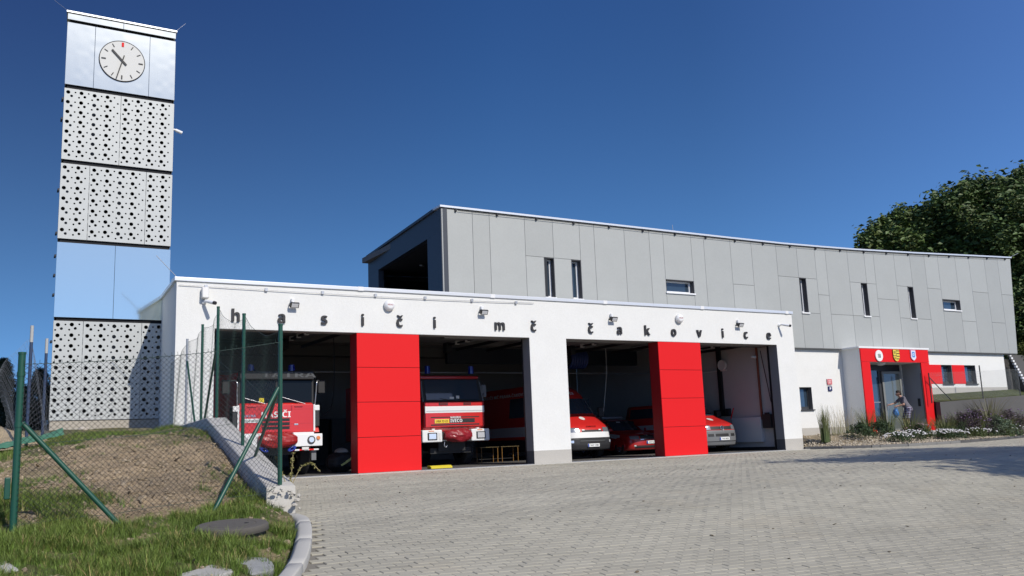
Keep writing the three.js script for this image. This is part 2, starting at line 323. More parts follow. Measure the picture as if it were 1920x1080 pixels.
// kerb of the yard along the bank: metre-long stones
{
  const k = thing('kerb', 'pale concrete kerb curving between the bank and the paved yard', 'kerb'); k.userData.kind = 'structure';
  const n = 6; for (let s = 0; s < n; s++) {
    const ring = []; const N = 5;
    for (let i = 0; i <= N; i++) {
      const t = (s + (i / N) * 0.985 + 0.006) / n, p = kerbPath.getPointAt(t), d = kerbPath.getTangentAt(t), y = yardY(p.x + 0.1, p.z);
      const P = (a, h) => [p.x + d.z * a, y + h, p.z - d.x * a];   // a: towards the yard
      ring.push([P(0.075, -0.2), P(0.075, 0.055), P(0.062, 0.07), P(-0.035, 0.07), P(-0.08, 0.03), P(-0.085, -0.2)].reverse());
    }
    obj('kerb_stone', join([loft(ring)]), M.kerb, k);
  }
}
{ // corner of a kerb at the right edge of the yard
  const k = thing('kerb', 'pale kerb stone at the lower right corner of the yard', 'kerb'); k.userData.kind = 'structure';
  for (let i = 0; i < 3; i++) { const x = 7.12 + i * 0.9, z = 19.27 - i * 0.42, y = yardY(x, z), g = R(-0.5, 0.5, -0.2, 0.05, -0.075, 0.075, 0.012); g.rotateY(0.436); g.translate(x + 0.45, y, z - 0.02); obj('kerb_stone', g, M.kerb, k); }
}
// concrete retaining wall under the fence
{
  const w = thing('retaining_wall', 'sloping concrete retaining wall under the green fence', 'wall');
  const ring = []; const zs = [13.95, 12.9, 11.9, 10.9, 9.9, 8.9, 6, 3, 0.01];
  for (const z of zs) { const x = wallX(z), y = wallTop(z), h = 0.165; ring.push([[x - h, -0.5, z], [x + h, -0.5, z], [x + h, y - 0.012, z], [x + h - 0.012, y, z], [x - h + 0.012, y, z], [x - h, y - 0.012, z]]); }
  const g = loft(ring).toNonIndexed(); g.computeVertexNormals(); obj('wall_body', metres(g), M.conc, w);
  // broken lower end: lumps of rough mortar
  const lumps = []; for (let i = 0; i < 26; i++) { const d = new THREE.DodecahedronGeometry(rr(0.010, 0.030), 0); d.scale(rr(0.8, 1.5), rr(0.5, 1), rr(0.6, 1.2)); d.rotateY(rr(0, 6)); d.translate(1.84 + rr(-0.16, 0.18), 0.08 + rr(0, 0.26), 13.97 + rr(-0.03, 0.07)); lumps.push(d); }
  obj('mortar_rubble', lumps, mat(0.54, 0.51, 0.45, 0.95, { map: tConc }), w).userData.kind = 'stuff';
}
// ---------------------------------------------------------------- garage wing
const skew = (g, x, z, a) => { g.translate(-x, 0, -z); g.rotateY(a); g.translate(x, 0, z); return g; };
const garage = thing('fire_station_garage', 'low white rendered garage wing with open vehicle bays and raised letters', 'garage');
{
  const H = 5.22, g = garage;
  const s = new THREE.Shape([[3.2, -0.3], [26.17, -0.3], [26.17, H], [3.2, H]].map((p) => new THREE.Vector2(...p)));
  for (const [a, b] of [[4.18, 14.0], [15.42, 25.2]]) s.holes.push(new THREE.Path([[a, -0.25], [a, 4.0], [b, 4.0], [b, -0.25]].map((p) => new THREE.Vector2(...p))));
  obj('front_wall', metres(poly(s, 0.42, 0)), M.stucco, g);
  obj('side_wall', skew(B(3.2, 3.45, -0.3, H, -10, -0.421), 3.2, 0, -0.057), M.stucco, g);
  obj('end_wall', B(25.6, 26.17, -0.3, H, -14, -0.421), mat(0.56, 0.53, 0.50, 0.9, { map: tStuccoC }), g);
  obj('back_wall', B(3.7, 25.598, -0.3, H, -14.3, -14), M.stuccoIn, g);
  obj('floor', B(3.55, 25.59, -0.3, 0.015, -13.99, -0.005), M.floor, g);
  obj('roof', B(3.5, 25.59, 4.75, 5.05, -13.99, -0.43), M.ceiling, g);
  const ribs = []; for (let z = -1.0; z > -13.8; z -= 0.5) ribs.push(B(3.7, 25.58, 4.68, 4.748, z - 0.13, z + 0.13)); obj('ceiling_rib', ribs, M.ceiling, g).userData.kind = 'stuff';
  for (const z of [-5, -9.5]) obj('ceiling_beam', B(3.7, 25.58, 4.3, 4.68, z - 0.15, z + 0.15), M.ceiling, g);
  obj('parapet_cap', [R(3.14, 26.22, H + 0.002, H + 0.11, -0.45, 0.045, 0.012), skew(R(3.14, 3.5, H + 0.002, H + 0.11, -10, -0.452, 0.012), 3.2, 0, -0.057)], M.capMetal, g);
  for (let x = 8.2; x < 26; x += 4.4) obj('cap_joint', B(x, x + 0.16, H - 0.003, H + 0.116, -0.452, 0.05), M.white, g);
  for (const [a, b] of [[14.0, 15.42], [25.2, 26.17], [3.2, 4.18]]) obj('plinth', B(a, b, -0.3, 0.42, -0.423, 0.004), M.plinth, g);
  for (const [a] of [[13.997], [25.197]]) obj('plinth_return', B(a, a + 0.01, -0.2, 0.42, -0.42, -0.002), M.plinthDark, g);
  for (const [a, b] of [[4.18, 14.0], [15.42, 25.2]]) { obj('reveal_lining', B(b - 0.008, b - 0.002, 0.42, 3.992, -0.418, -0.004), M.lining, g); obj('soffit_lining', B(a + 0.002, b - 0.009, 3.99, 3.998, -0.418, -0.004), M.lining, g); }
  // red pillars, four cladding panels each with open joints
  for (const [a, b] of [[8.15, 10.11], [19.3, 21.27]]) {
    obj('pillar_core', B(a + 0.03, b - 0.03, -0.1, 3.99, -0.5, -0.025), M.joint, g);
    for (let i = 0; i < 4; i++) obj('red_panel', R(a, b, 0.03 + i * 0.992, 0.03 + i * 0.992 + 0.980, -0.028, 0.012, 0.006, 1), M.redPanel, g);
    obj('shaded_pillar_side', B(a - 0.004, a + 0.025, 0.03, 3.995, -0.5, -0.03), M.redSide, g);  // left flank: its shade is put into the colour as a darker red
    obj('pillar_foot', B(a + 0.02, b - 0.02, -0.1, 0.028, -0.44, 0.0), M.plinth, g);
  }
  // threshold channel and sill of the bays
  for (const [a, b] of [[4.18, 8.15], [10.11, 14.0], [15.42, 19.3], [21.27, 25.2]]) obj('threshold', B(a + 0.002, b - 0.002, -0.02, 0.022, -0.14, -0.03), M.zinc, g);
  // folded sectional doors under the ceiling: tracks with clamps, springs, motor
  for (const [a, b] of [[4.18, 8.15], [10.11, 14.0], [15.42, 19.3], [21.27, 25.2]]) {
    const d = obj('overhead_door', [0, 1, 2, 3].map((i) => R(a + 0.15, b - 0.15, 4.26, 4.31, -1.75 - i * 0.62 - 0.6, -1.75 - i * 0.62, 0.01, 1)), M.greyPlastic, g);
    for (const x of [a - 0.06, b + 0.06]) obj('door_track', [B(x - 0.03, x + 0.03, 4.1, 4.2, -5.2, -0.7), B(x - 0.03, x + 0.03, 0.02, 4.1, -0.56, -0.5)], M.rail, d);
    obj('door_spring', rod([a + 0.4, 4.16, -0.66], [b - 0.4, 4.16, -0.66], 0.05), M.rail, d);
    for (let i = 0; i < 4; i++) obj('track_clamp', B(b - 0.95, b - 0.83, 4.12, 4.25, -1.1 - i * 0.75, -0.98 - i * 0.75), M.offWhite, d);
    obj('door_motor', [R(b - 1.0, b - 0.78, 3.92, 4.26, -4.2, -3.9, 0.02), B(b - 0.93, b - 0.85, 4.14, 4.2, -3.9, -0.7)], M.rail, d);
  }
  // pipes under the ceiling
  obj('ceiling_pipe', rod([3.8, 3.55, -8], [25.5, 3.55, -8], 0.03), M.zinc, g);
  obj('hanging_cable', tube([[20.78, 4.7, -5], [20.75, 3.3, -5], [20.5, 1.75, -5]], 0.012), M.offWhite, g);
  obj('hanging_cable', tube([[8.6, 4.7, -3.2], [8.62, 3, -3.2], [8.5, 2.0, -3.2], [8.2, 1.7, -3.2]], 0.016), M.black, g);
  // fittings on the right inner wall
  const X = 25.6;
  obj('wall_duct', [B(X - 0.13, X - 0.002, 1.42, 4.3, -3.62, -3.44)], M.rail, g);
  obj('brown_pipe', rod([X - 0.07, 1.2, -1.38], [X - 0.07, 4.3, -1.38], 0.045), mat(0.22, 0.05, 0.02, 0.6), g);
  obj('door_chain', rod([X - 0.05, 3.9, -1.2], [X - 0.05, 1.85, -0.86], 0.014), M.rail, g);
  obj('radiator', [R(X - 0.16, X - 0.002, 0.33, 1.31, -2.95, -1.38, 0.02)], mat(0.60, 0.60, 0.60, 0.45), g);
  obj('battery_box', [B(X - 0.22, X - 0.002, 0.86, 1.40, -1.24, -0.8), B(X - 0.16, X - 0.04, 1.402, 1.46, -1.15, -1.0)], M.black, g);
  obj('socket_box', R(X - 0.14, X - 0.002, 1.41, 1.72, -3.3, -3.1, 0.01), M.black, g); obj('socket_box', R(X - 0.14, X - 0.002, 1.45, 1.68, -3.98, -3.7, 0.01), M.black, g);
  obj('wall_fan', [(() => { const q = new THREE.CylinderGeometry(0.2, 0.2, 0.1, 24); q.rotateZ(Math.PI / 2); q.translate(X - 0.2, 3.5, -3.2); return q; })(), (() => { const q = new THREE.TorusGeometry(0.2, 0.02, 6, 24); q.rotateY(Math.PI / 2); q.translate(X - 0.26, 3.5, -3.2); return q; })()], M.offWhite, g);
  obj('wall_rail', [rod([X - 0.08, 3.3, -5.6], [X - 0.08, 3.3, -3.1], 0.03)], M.offWhite, g);
  obj('red_handle', rod([X - 0.25, 1.3, -2.9], [X - 0.12, 1.72, -2.84], 0.02), M.redPanel, g);
  obj('indoor_camera', [R(X - 0.3, X - 0.06, 3.62, 3.72, -1.5, -1.38, 0.02), rod([X - 0.06, 3.67, -1.44], [X - 0.002, 3.75, -1.44], 0.02)], M.white, g);
  obj('dark_skirting', B(X - 0.03, X - 0.003, 0.016, 0.14, -12, -0.5), M.black, g);
  // doorways and lockers along the back wall
  for (let i = 0; i < 9; i++) obj('locker', R(4.5 + i * 1.1, 5.45 + i * 1.1, 0.02, 2.0, -13.98, -13.5, 0.01, 1), i % 3 ? M.greyPlastic : M.darkPlastic, g);
  // house-front lightning conductor under the cap
  obj('roof_wire', tube([[3.25, 5.12, 0.04], [6, 5.09, 0.045], [9, 5.07, 0.045], [12, 5.085, 0.045], [14.2, 5.12, 0.045]], 0.009, 5), M.zinc, g);
  for (let x = 3.9; x < 14.3; x += 1.6) obj('wire_clip', B(x, x + 0.07, 5.06, 5.15, 0.002, 0.06), M.zinc, g);
  obj('roof_rod', rod([3.22, 5.3, 0.0], [2.68, 5.86, 0.0], 0.009, 5), M.zinc, g);
}
// raised letters over the bays: one sign, each letter a part
{
  const sgn = thing('letter_sign', 'dark raised lower-case letters spelling hasiči mč čakovice over the bays', 'sign');
  const L = [['h', 4.72], ['a', 5.96], ['s', 7.18], ['i', 8.33], ['č', 9.49], ['i', 10.63], ['m', 12.9], ['č', 14.16], ['č', 16.42], ['a', 17.62], ['k', 18.84], ['o', 20.04], ['v', 21.25], ['i', 22.4], ['c', 23.57], ['e', 24.78]];
  for (const [ch, x] of L) obj('letter', text(ch, 0.325, x, 4.2, 0.002, 0.055), M.letter, sgn);
}
// floodlights
function floodlight(x, y, label) {
  const t = thing('floodlight', label, 'floodlight', [x, y, 0], 0, 'floodlights on the white garage front');
  obj('sensor_box', [R(-0.05, 0.04, 0.07, 0.17, 0.002, 0.1, 0.015), (() => { const s = new THREE.SphereGeometry(0.035, 12, 8); s.translate(-0.005, 0.06, 0.08); return s; })()], M.white, t);
  obj('bracket', [B(-0.09, 0.09, -0.03, 0.0, 0.002, 0.03), B(-0.095, -0.085, -0.03, 0.04, 0.03, 0.17), B(0.085, 0.095, -0.03, 0.04, 0.03, 0.17)], M.black, t);
  const b = R(-0.12, 0.12, -0.07, 0.085, 0, 0.06, 0.01); b.rotateX(0.55); b.translate(0.02, -0.02, 0.13); obj('lamp_body', b, M.black, t);
  const f = R(-0.095, 0.095, -0.05, 0.065, 0.055, 0.066, 0.004, 1); f.rotateX(0.55); f.translate(0.02, -0.02, 0.13); obj('lamp_glass', f, M.lens, t);
}
floodlight(6.27, 4.72, 'leftmost floodlight, above the raised letter a at the left');
floodlight(12.27, 4.76, 'second floodlight from the left, above the raised letter m');
floodlight(17.31, 4.72, 'third floodlight from the left, above the raised letters of the last word');
floodlight(23.21, 4.71, 'rightmost floodlight, above the raised letter i near the right end');
// alarm sirens
function siren(x, y, label) {
  const t = thing('alarm_siren', label, 'alarm', [x, y, 0], 0, 'alarm sirens on the white garage front');
  obj('back_ring', (() => { const c = new THREE.CylinderGeometry(0.15, 0.15, 0.06, 32); c.rotateX(Math.PI / 2); c.translate(0, 0, 0.032); return c; })(), M.offWhite, t);
  obj('dome', loft([0, 0.25, 0.5, 0.75, 0.92, 1].map((k) => { const r = 0.165 * Math.sqrt(1 - k * k * 0.75), z = 0.06 + 0.1 * k; return Array.from({ length: 32 }, (_, i) => [r * Math.cos(i / 32 * 6.2832), r * Math.sin(i / 32 * 6.2832), z]); })), M.white, t);
  obj('lettering', text('POPLACH', 0.045, 0, -0.01, 0.158, 0.004, { width: 0.17 }), M.redSide, t);
}
siren(9.15, 4.82, 'round white alarm siren above the gap left of the second bay');
siren(20.33, 4.83, 'round white alarm siren above the right red pillar');
// cameras
function camUnit(x, y, label, big) {
  const t = thing('security_camera', label, 'camera', [x, y, 0]);
  obj('mount', [(() => { const c = new THREE.CylinderGeometry(0.055, 0.055, 0.05, 16); c.rotateX(Math.PI / 2); c.translate(0, -0.1, 0.027); return c; })(), rod([0, -0.1, 0.05], [0.02, -0.1, 0.15], 0.03)], M.white, t);
  const b = new THREE.CylinderGeometry(0.05, 0.045, 0.3, 14); b.rotateX(Math.PI / 2); b.rotateX(0.25); b.rotateY(0.55); b.translate(0.09, -0.12, 0.26); obj('camera_body', b, M.white, t);
  const l = new THREE.CylinderGeometry(0.047, 0.05, 0.07, 14); l.rotateX(Math.PI / 2); l.translate(0, 0, 0.18); l.rotateX(0.25); l.rotateY(0.55); l.translate(0.09, -0.12, 0.26); obj('camera_lens', l, M.black, t);
  if (big) { const q = R(-0.09, 0.09, -0.03, 0.27, 0.05, 0.2, 0.03, 3); q.rotateX(-0.12); obj('antenna_box', [q, B(-0.05, 0.05, 0.0, 0.2, 0.002, 0.06)], M.offWhite, t); }
}
camUnit(3.9, 4.78, 'white camera under a box antenna at the left end of the garage', true);
camUnit(25.4, 4.86, 'small white camera at the right end of the garage front', false);

// ---------------------------------------------------------------- grey upper storey and white ground floor
const main = thing('fire_station_main_building', 'long building with grey panelled upper storey over a white ground floor', 'building');
{
  const g = main, roofY = (x) => curve([11.42, 24, 27, 29.4, 31.5, 35.6, 39.5, 43.44], [8.33, 8.335, 8.345, 8.39, 8.44, 8.59, 8.76, 8.93], x), ZF = -0.9, bot = 4.02;
  const cols = [11.42, 12.55, 13.19, 14.56, 15.70, 16.83, 17.46, 18.82, 19.98, 20.65, 22.03, 22.68, 24.07, 25.22, 26.62, 27.83, 28.92, 29.59, 30.99, 32.11, 32.74, 34.16, 35.31, 36.38, 37.40, 38.76, 39.87, 41.15, 42.29, 43.45];
  const splits = { 3: [6.9], 4: [6.9], 9: [6.45, 5.96], 12: [6.46], 14: [6.94], 15: [6.94, 5.48], 16: [6.28], 17: [5.48], 18: [6.94, 5.48], 19: [6.94, 5.49], 20: [6.29], 21: [6.95, 5.49], 22: [5.49], 23: [6.96], 24: [6.49, 5.99], 25: [5.51], 26: [6.97], 27: [5.52], 28: [6.96] };
  const wins = { 3: [15.29, 15.70, 5.51, 6.89], 4: [16.42, 16.83, 5.51, 6.89], 9: [20.65, 22.03, 5.96, 6.45], 15: [27.83, 28.24, 5.48, 6.93], 18: [31.70, 32.11, 5.48, 6.93], 21: [34.90, 35.31, 5.49, 6.94], 24: [37.42, 38.75, 5.99, 6.48] };
  const end = (x, y) => (x > 43 ? lerp(42.98, 43.45, (y - 4) / 4.9) : x), j = 0.0065;
  const panel = (x0, x1, y0, y1, slope) => { const a = slope ? roofY(x0) - 0.10 : y1, b = slope ? roofY(x1) - 0.10 : y1;
    const pts = [[x0 + j, y0 + j], [end(x1, y0) - j, y0 + j], [end(x1, b) - j, b - j], [x0 + j, a - j]]; obj('facade_panel', metres(poly(pts, 0.03, ZF)), M.facade[Math.floor(rnd() * 4)], g); };
  cols.slice(0, -1).forEach((x0, i) => {
    const x1 = cols[i + 1], w = wins[i], ys = [null, ...(splits[i] ?? []), bot];
    for (let k = 0; k < ys.length - 1; k++) {
      const top = ys[k], low = ys[k + 1];
      let a = x0, b = x1;
      const hit = w && k === 1 && ys.length > 2 && (ys.length > 3 || i < 5);
      if (hit) { if (x1 - x0 - (w[1] - w[0]) < 0.05) continue; if (w[0] - x0 < 0.05) a = w[1]; else b = w[0]; }
      if (hit && i < 5) { panel(a, b, low, top, false); panel(b, x1, low, w[2] - 0.03, false); continue; }
      panel(a, b, low, top ?? 0, top === null);
    }
  });
  // wall behind the panels, with the window openings
  const s = new THREE.Shape([[11.44, bot], [42.94, bot], ...[43.40, 39.5, 35.6, 31.5, 29.4, 27, 24, 11.44].map((x) => [x, roofY(x) - 0.06])].map((p) => new THREE.Vector2(...p)));
  for (const w of Object.values(wins)) s.holes.push(new THREE.Path([[w[0], w[2]], [w[0], w[3]], [w[1], w[3]], [w[1], w[2]]].map((p) => new THREE.Vector2(...p))));
  obj('upper_wall', metres(poly(s, 0.3, ZF - 0.04)), M.joint, g);
  for (const [i, [x0, x1, y0, y1]] of Object.entries(wins)) {
    const w = obj('window', [B(x0 - 0.002, x0 + 0.02, y0, y1, ZF - 0.3, ZF - 0.005), B(x1 - 0.02, x1 + 0.002, y0, y1, ZF - 0.3, ZF - 0.005), B(x0 + 0.02, x1 - 0.02, y1 - 0.02, y1 + 0.002, ZF - 0.3, ZF - 0.005)], M.reveal, g);
    obj('sill', R(x0 - 0.03, x1 + 0.03, y0 - 0.045, y0 + 0.012, ZF - 0.28, ZF + 0.05, 0.006, 1), M.white, w);
    const f = 0.05, zf = ZF - 0.2;
    obj('frame', [B(x0 + 0.021, x0 + 0.021 + f, y0 + 0.013, y1 - 0.021, zf - 0.07, zf), B(x1 - 0.021 - f * 1.4, x1 - 0.021, y0 + 0.013, y1 - 0.021, zf - 0.07, zf), B(x0 + 0.021 + f, x1 - 0.021 - f * 1.4, y0 + 0.013, y0 + 0.013 + f * 1.5, zf - 0.068, zf - 0.002), B(x0 + 0.021 + f, x1 - 0.021 - f * 1.4, y1 - 0.021 - f, y1 - 0.021, zf - 0.068, zf - 0.002)], M.whiteFrame, w);
    obj('pane', B(x0 + 0.05, x1 - 0.05, y0 + 0.04, y1 - 0.04, zf - 0.055, zf - 0.04), M.pane, w);
  }
  const capR = (d, h0, h1, z0, z1, m, n) => { const xs = [11.36, 16, 20, 24, 27, 29.4, 31.5, 33.5, 35.6, 37.5, 39.5, 41.5, 43.5], r = xs.map((x) => [[x, roofY(x) + h0, z1], [x, roofY(x) + h1, z1], [x, roofY(x) + h1, z0], [x, roofY(x) + h0, z0]]); const q = loft(r).toNonIndexed(); q.computeVertexNormals(); obj(n, q, m, g); };
  capR(0, -0.06, 0.005, ZF - 0.5, ZF + 0.05, M.capMetal, 'parapet_cap');
  const rib = []; for (let x = 11.9; x < 43; x += 1.55) rib.push(B(x, x + 0.06, roofY(x) - 0.17, roofY(x) - 0.09, ZF + 0.002, ZF + 0.06)); obj('wire_clip', rib, M.rail, g).userData.kind = 'stuff';
  obj('roof_wire', tube([12, 16, 20, 24, 28, 32, 36, 39.5, 43].map((x) => [x, roofY(x) - 0.135, ZF + 0.05]), 0.008, 5), M.rail, g);
  obj('lightning_rod', rod([23.25, 8.3, -3.2], [23.21, 9.28, -3.2], 0.012, 6), M.zinc, g);
  obj('lightning_rod', rod([43.4, 8.85, -1.1], [44.6, 9.25, -1.1], 0.01, 6), M.zinc, g);
  // body behind: roof, underside, end wall with the loggia
  obj('roof', B(11.9, 43.1, 8.0, 8.2, -9, -1.26), M.ceiling, g);
  obj('overhang_soffit', B(26.2, 42.95, 3.985, 4.015, -1.3, ZF - 0.005), M.joint, g);
  obj('rear_wall', B(15.6, 43, 4.02, 8.0, -9.2, -9), M.navy, g);
  obj('right_end_wall', B(42.6, 42.9, 4.02, 8.3, -9, -1.3), M.navy, g);
  const K = (q) => skew(q, 11.42, ZF, -0.095);
  const top = 7.50;
  obj('end_wall', [K(B(11.40, 11.62, top, 8.25, -9.1, ZF - 0.004)), K(B(11.40, 11.62, 5.0, top - 0.003, -2.2, ZF - 0.004)), K(B(11.40, 11.62, 5.0, top - 0.003, -9.1, -7.72))], M.navy, g);
  obj('end_wall_cap', K(R(11.33, 11.75, 8.252, 8.345, -9.15, ZF - 0.5, 0.01)), M.navy, g);
  obj('loggia_ceiling', K(B(11.62, 15.3, top + 0.02, top + 0.1, -9.0, -1.3)), M.navyDark, g);
  obj('loggia_wall', [K(B(15.2, 15.4, 4.9, top, -9.0, -1.3)), K(B(11.63, 15.2, 4.9, top, -9.1, -8.9)), B(11.75, 15.2, 4.9, top, -1.42, -1.3)], M.navyDark, g);
  obj('loggia_floor', K(B(11.45, 15.3, 4.95, 5.05, -9.0, -1.3)), M.concDark, g);
  obj('balustrade_glass', [B(12.3, 14.35, 5.1, 7.1, -7.61, -7.59), B(12.28, 12.295, 5.1, 7.1, -8.7, -7.61)], M.dimGlass, g);
  for (const [x, y, z] of [[13.9, 7.46, -4.6], [13.2, 7.46, -6.2]]) obj('ceiling_spot', (() => { const c = new THREE.CylinderGeometry(0.09, 0.09, 0.05, 16); c.translate(x, y, z); return c; })(), M.zinc, g);
  // white ground floor right of the garage
  const q = new THREE.Shape([[26.16, -0.3], [42.0, -0.3], [42.0, 3.984], [26.16, 3.984]].map((p) => new THREE.Vector2(...p)));
  const wl = [[27.42, 28.13, 1.54, 2.44], [36.9, 37.7, 2.56, 3.43], [38.67, 39.56, 2.56, 3.43], [30.7, 34.0, 0.3, 3.4]];
  for (const w of wl) q.holes.push(new THREE.Path([[w[0], w[2]], [w[0], w[3]], [w[1], w[3]], [w[1], w[2]]].map((p) => new THREE.Vector2(...p))));
  obj('ground_floor_wall', metres(poly(q, 0.35, -1.05)), M.stucco, g);
  obj('ground_floor_end_wall', B(41.65, 42.0, -0.3, 3.983, -9, -1.401), M.stucco, g);
  obj('plinth', B(26.18, 30.13, -0.2, 0.80, -1.2, -1.045), M.plinth, g);
  obj('plinth', B(34.7, 42.004, 0.5, 2.39, -1.2, -1.046), M.plinth, g);
  obj('room_behind_windows', [B(26.5, 41.6, 0, 3.9, -6, -5.9)], M.navyDark, g);
  wl.slice(0, 3).forEach(([x0, x1, y0, y1], i) => {
    const zf = -1.22, w = obj('window', [B(x0 - 0.002, x0 + 0.012, y0, y1, -1.36, -1.052), B(x1 - 0.012, x1 + 0.002, y0, y1, -1.36, -1.052), B(x0 + 0.012, x1 - 0.012, y1 - 0.012, y1 + 0.002, -1.36, -1.052)], mat(0.10, 0.10, 0.105, 0.6), g);
    obj('frame', [B(x0 + 0.013, x0 + 0.075, y0, y1 - 0.013, zf - 0.07, zf), B(x1 - 0.075, x1 - 0.013, y0, y1 - 0.013, zf - 0.07, zf), B(x0 + 0.075, x1 - 0.075, y0, y0 + 0.12, zf - 0.068, zf - 0.002), B(x0 + 0.075, x1 - 0.075, y1 - 0.08, y1 - 0.013, zf - 0.068, zf - 0.002)], M.frame, w);
    obj('pane', B(x0 + 0.06, x1 - 0.06, y0 + 0.1, y1 - 0.06, zf - 0.05, zf - 0.035), M.pane, w);
    obj('sill', R(x0 - 0.02, x1 + 0.05, y0 - 0.045, y0 - 0.002, -1.3, -0.98, 0.006, 1), M.frame, w);
  });
  obj('red_panel', B(34.72, 36.89, 2.96, 3.43, -1.09, -1.03), M.redPanel, g); obj('red_panel', B(34.72, 36.89, 2.56, 2.952, -1.09, -1.03), M.redPanel, g);
  obj('red_panel', B(37.71, 38.66, 2.56, 3.43, -1.09, -1.03), M.redPanel, g);
  // entrance porch
  obj('porch_wall', [B(30.15, 30.45, -0.1, 3.97, -1.049, -0.13), B(30.45, 34.64, 3.42, 3.97, -1.048, -0.13), B(34.08, 34.64, -0.1, 3.42, -1.047, -0.13)], M.stucco, g);
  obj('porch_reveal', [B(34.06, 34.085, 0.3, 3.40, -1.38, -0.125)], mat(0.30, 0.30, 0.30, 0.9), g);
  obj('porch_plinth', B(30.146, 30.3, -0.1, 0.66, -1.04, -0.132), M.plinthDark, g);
  obj('porch_cap', R(30.05, 34.72, 3.972, 4.05, -1.04, -0.06, 0.01), M.white, g);
  obj('red_panel', B(30.15, 34.64, 3.415, 3.968, -0.129, -0.08), M.redPanel, g);
  obj('red_panel', B(30.15, 30.68, 0.2, 3.405, -0.129, -0.08), M.redPanel, g);
  obj('red_panel', B(34.06, 34.64, 0.2, 3.405, -0.129, -0.08), M.redPanel, g);
  obj('porch_soffit', B(30.451, 34.079, 3.404, 3.418, -1.04, -0.131), M.offWhite, g);
  obj('porch_lamp', (() => { const c = new THREE.SphereGeometry(0.2, 20, 10, 0, 6.2832, Math.PI / 2, Math.PI / 2); c.scale(1, 0.5, 1); c.translate(32.0, 3.402, -0.55); return c; })(), M.white, g);
  obj('intercom', R(34.03, 34.062, 1.55, 1.88, -0.42, -0.3, 0.01), M.black, g);
  obj('entrance_floor', B(30.46, 34.055, 0.2, 0.5, -1.3, 0.4), M.conc, g);
  const zf = -1.12, dr = obj('entrance_door', [B(30.71, 30.80, 0.5, 3.39, zf - 0.08, zf), B(32.50, 32.66, 0.5, 3.39, zf - 0.08, zf), B(33.78, 33.99, 0.5, 3.39, zf - 0.08, zf), B(30.8, 32.5, 3.15, 3.39, zf - 0.079, zf - 0.001), B(32.66, 33.78, 3.12, 3.39, zf - 0.079, zf - 0.001), B(30.8, 32.5, 0.5, 0.6, zf - 0.079, zf - 0.001)], M.frame, g);
  obj('side_light', B(30.8, 32.5, 0.6, 3.15, zf - 0.05, zf - 0.03), M.pane, dr);
  obj('transom_bar', B(30.8, 32.5, 1.76, 1.80, zf - 0.028, zf - 0.01), M.zinc, dr);
  const leaf = (q) => { q.translate(-32.68, 0, -zf); q.rotateY(-0.16); q.translate(32.68, 0, zf); return q; };
  obj('door_leaf', [leaf(B(32.68, 32.78, 0.51, 3.10, zf + 0.002, zf + 0.06)), leaf(B(33.66, 33.76, 0.51, 3.10, zf + 0.002, zf + 0.06)), leaf(B(32.78, 33.66, 0.51, 0.62, zf + 0.002, zf + 0.06)), leaf(B(32.78, 33.66, 3.0, 3.1, zf + 0.002, zf + 0.06))], mat(0.20, 0.21, 0.20, 0.5), dr);
  obj('door_pane', leaf(B(32.78, 33.66, 0.62, 3.0, zf + 0.02, zf + 0.04)), new THREE.MeshPhysicalMaterial({ color: lin(0.12, 0.135, 0.125), roughness: 0.12, clearcoat: 1 }), dr);
  obj('door_handle', leaf(rod([32.80, 1.45, zf + 0.1], [32.80, 1.75, zf + 0.1], 0.018)), M.zinc, dr);
}
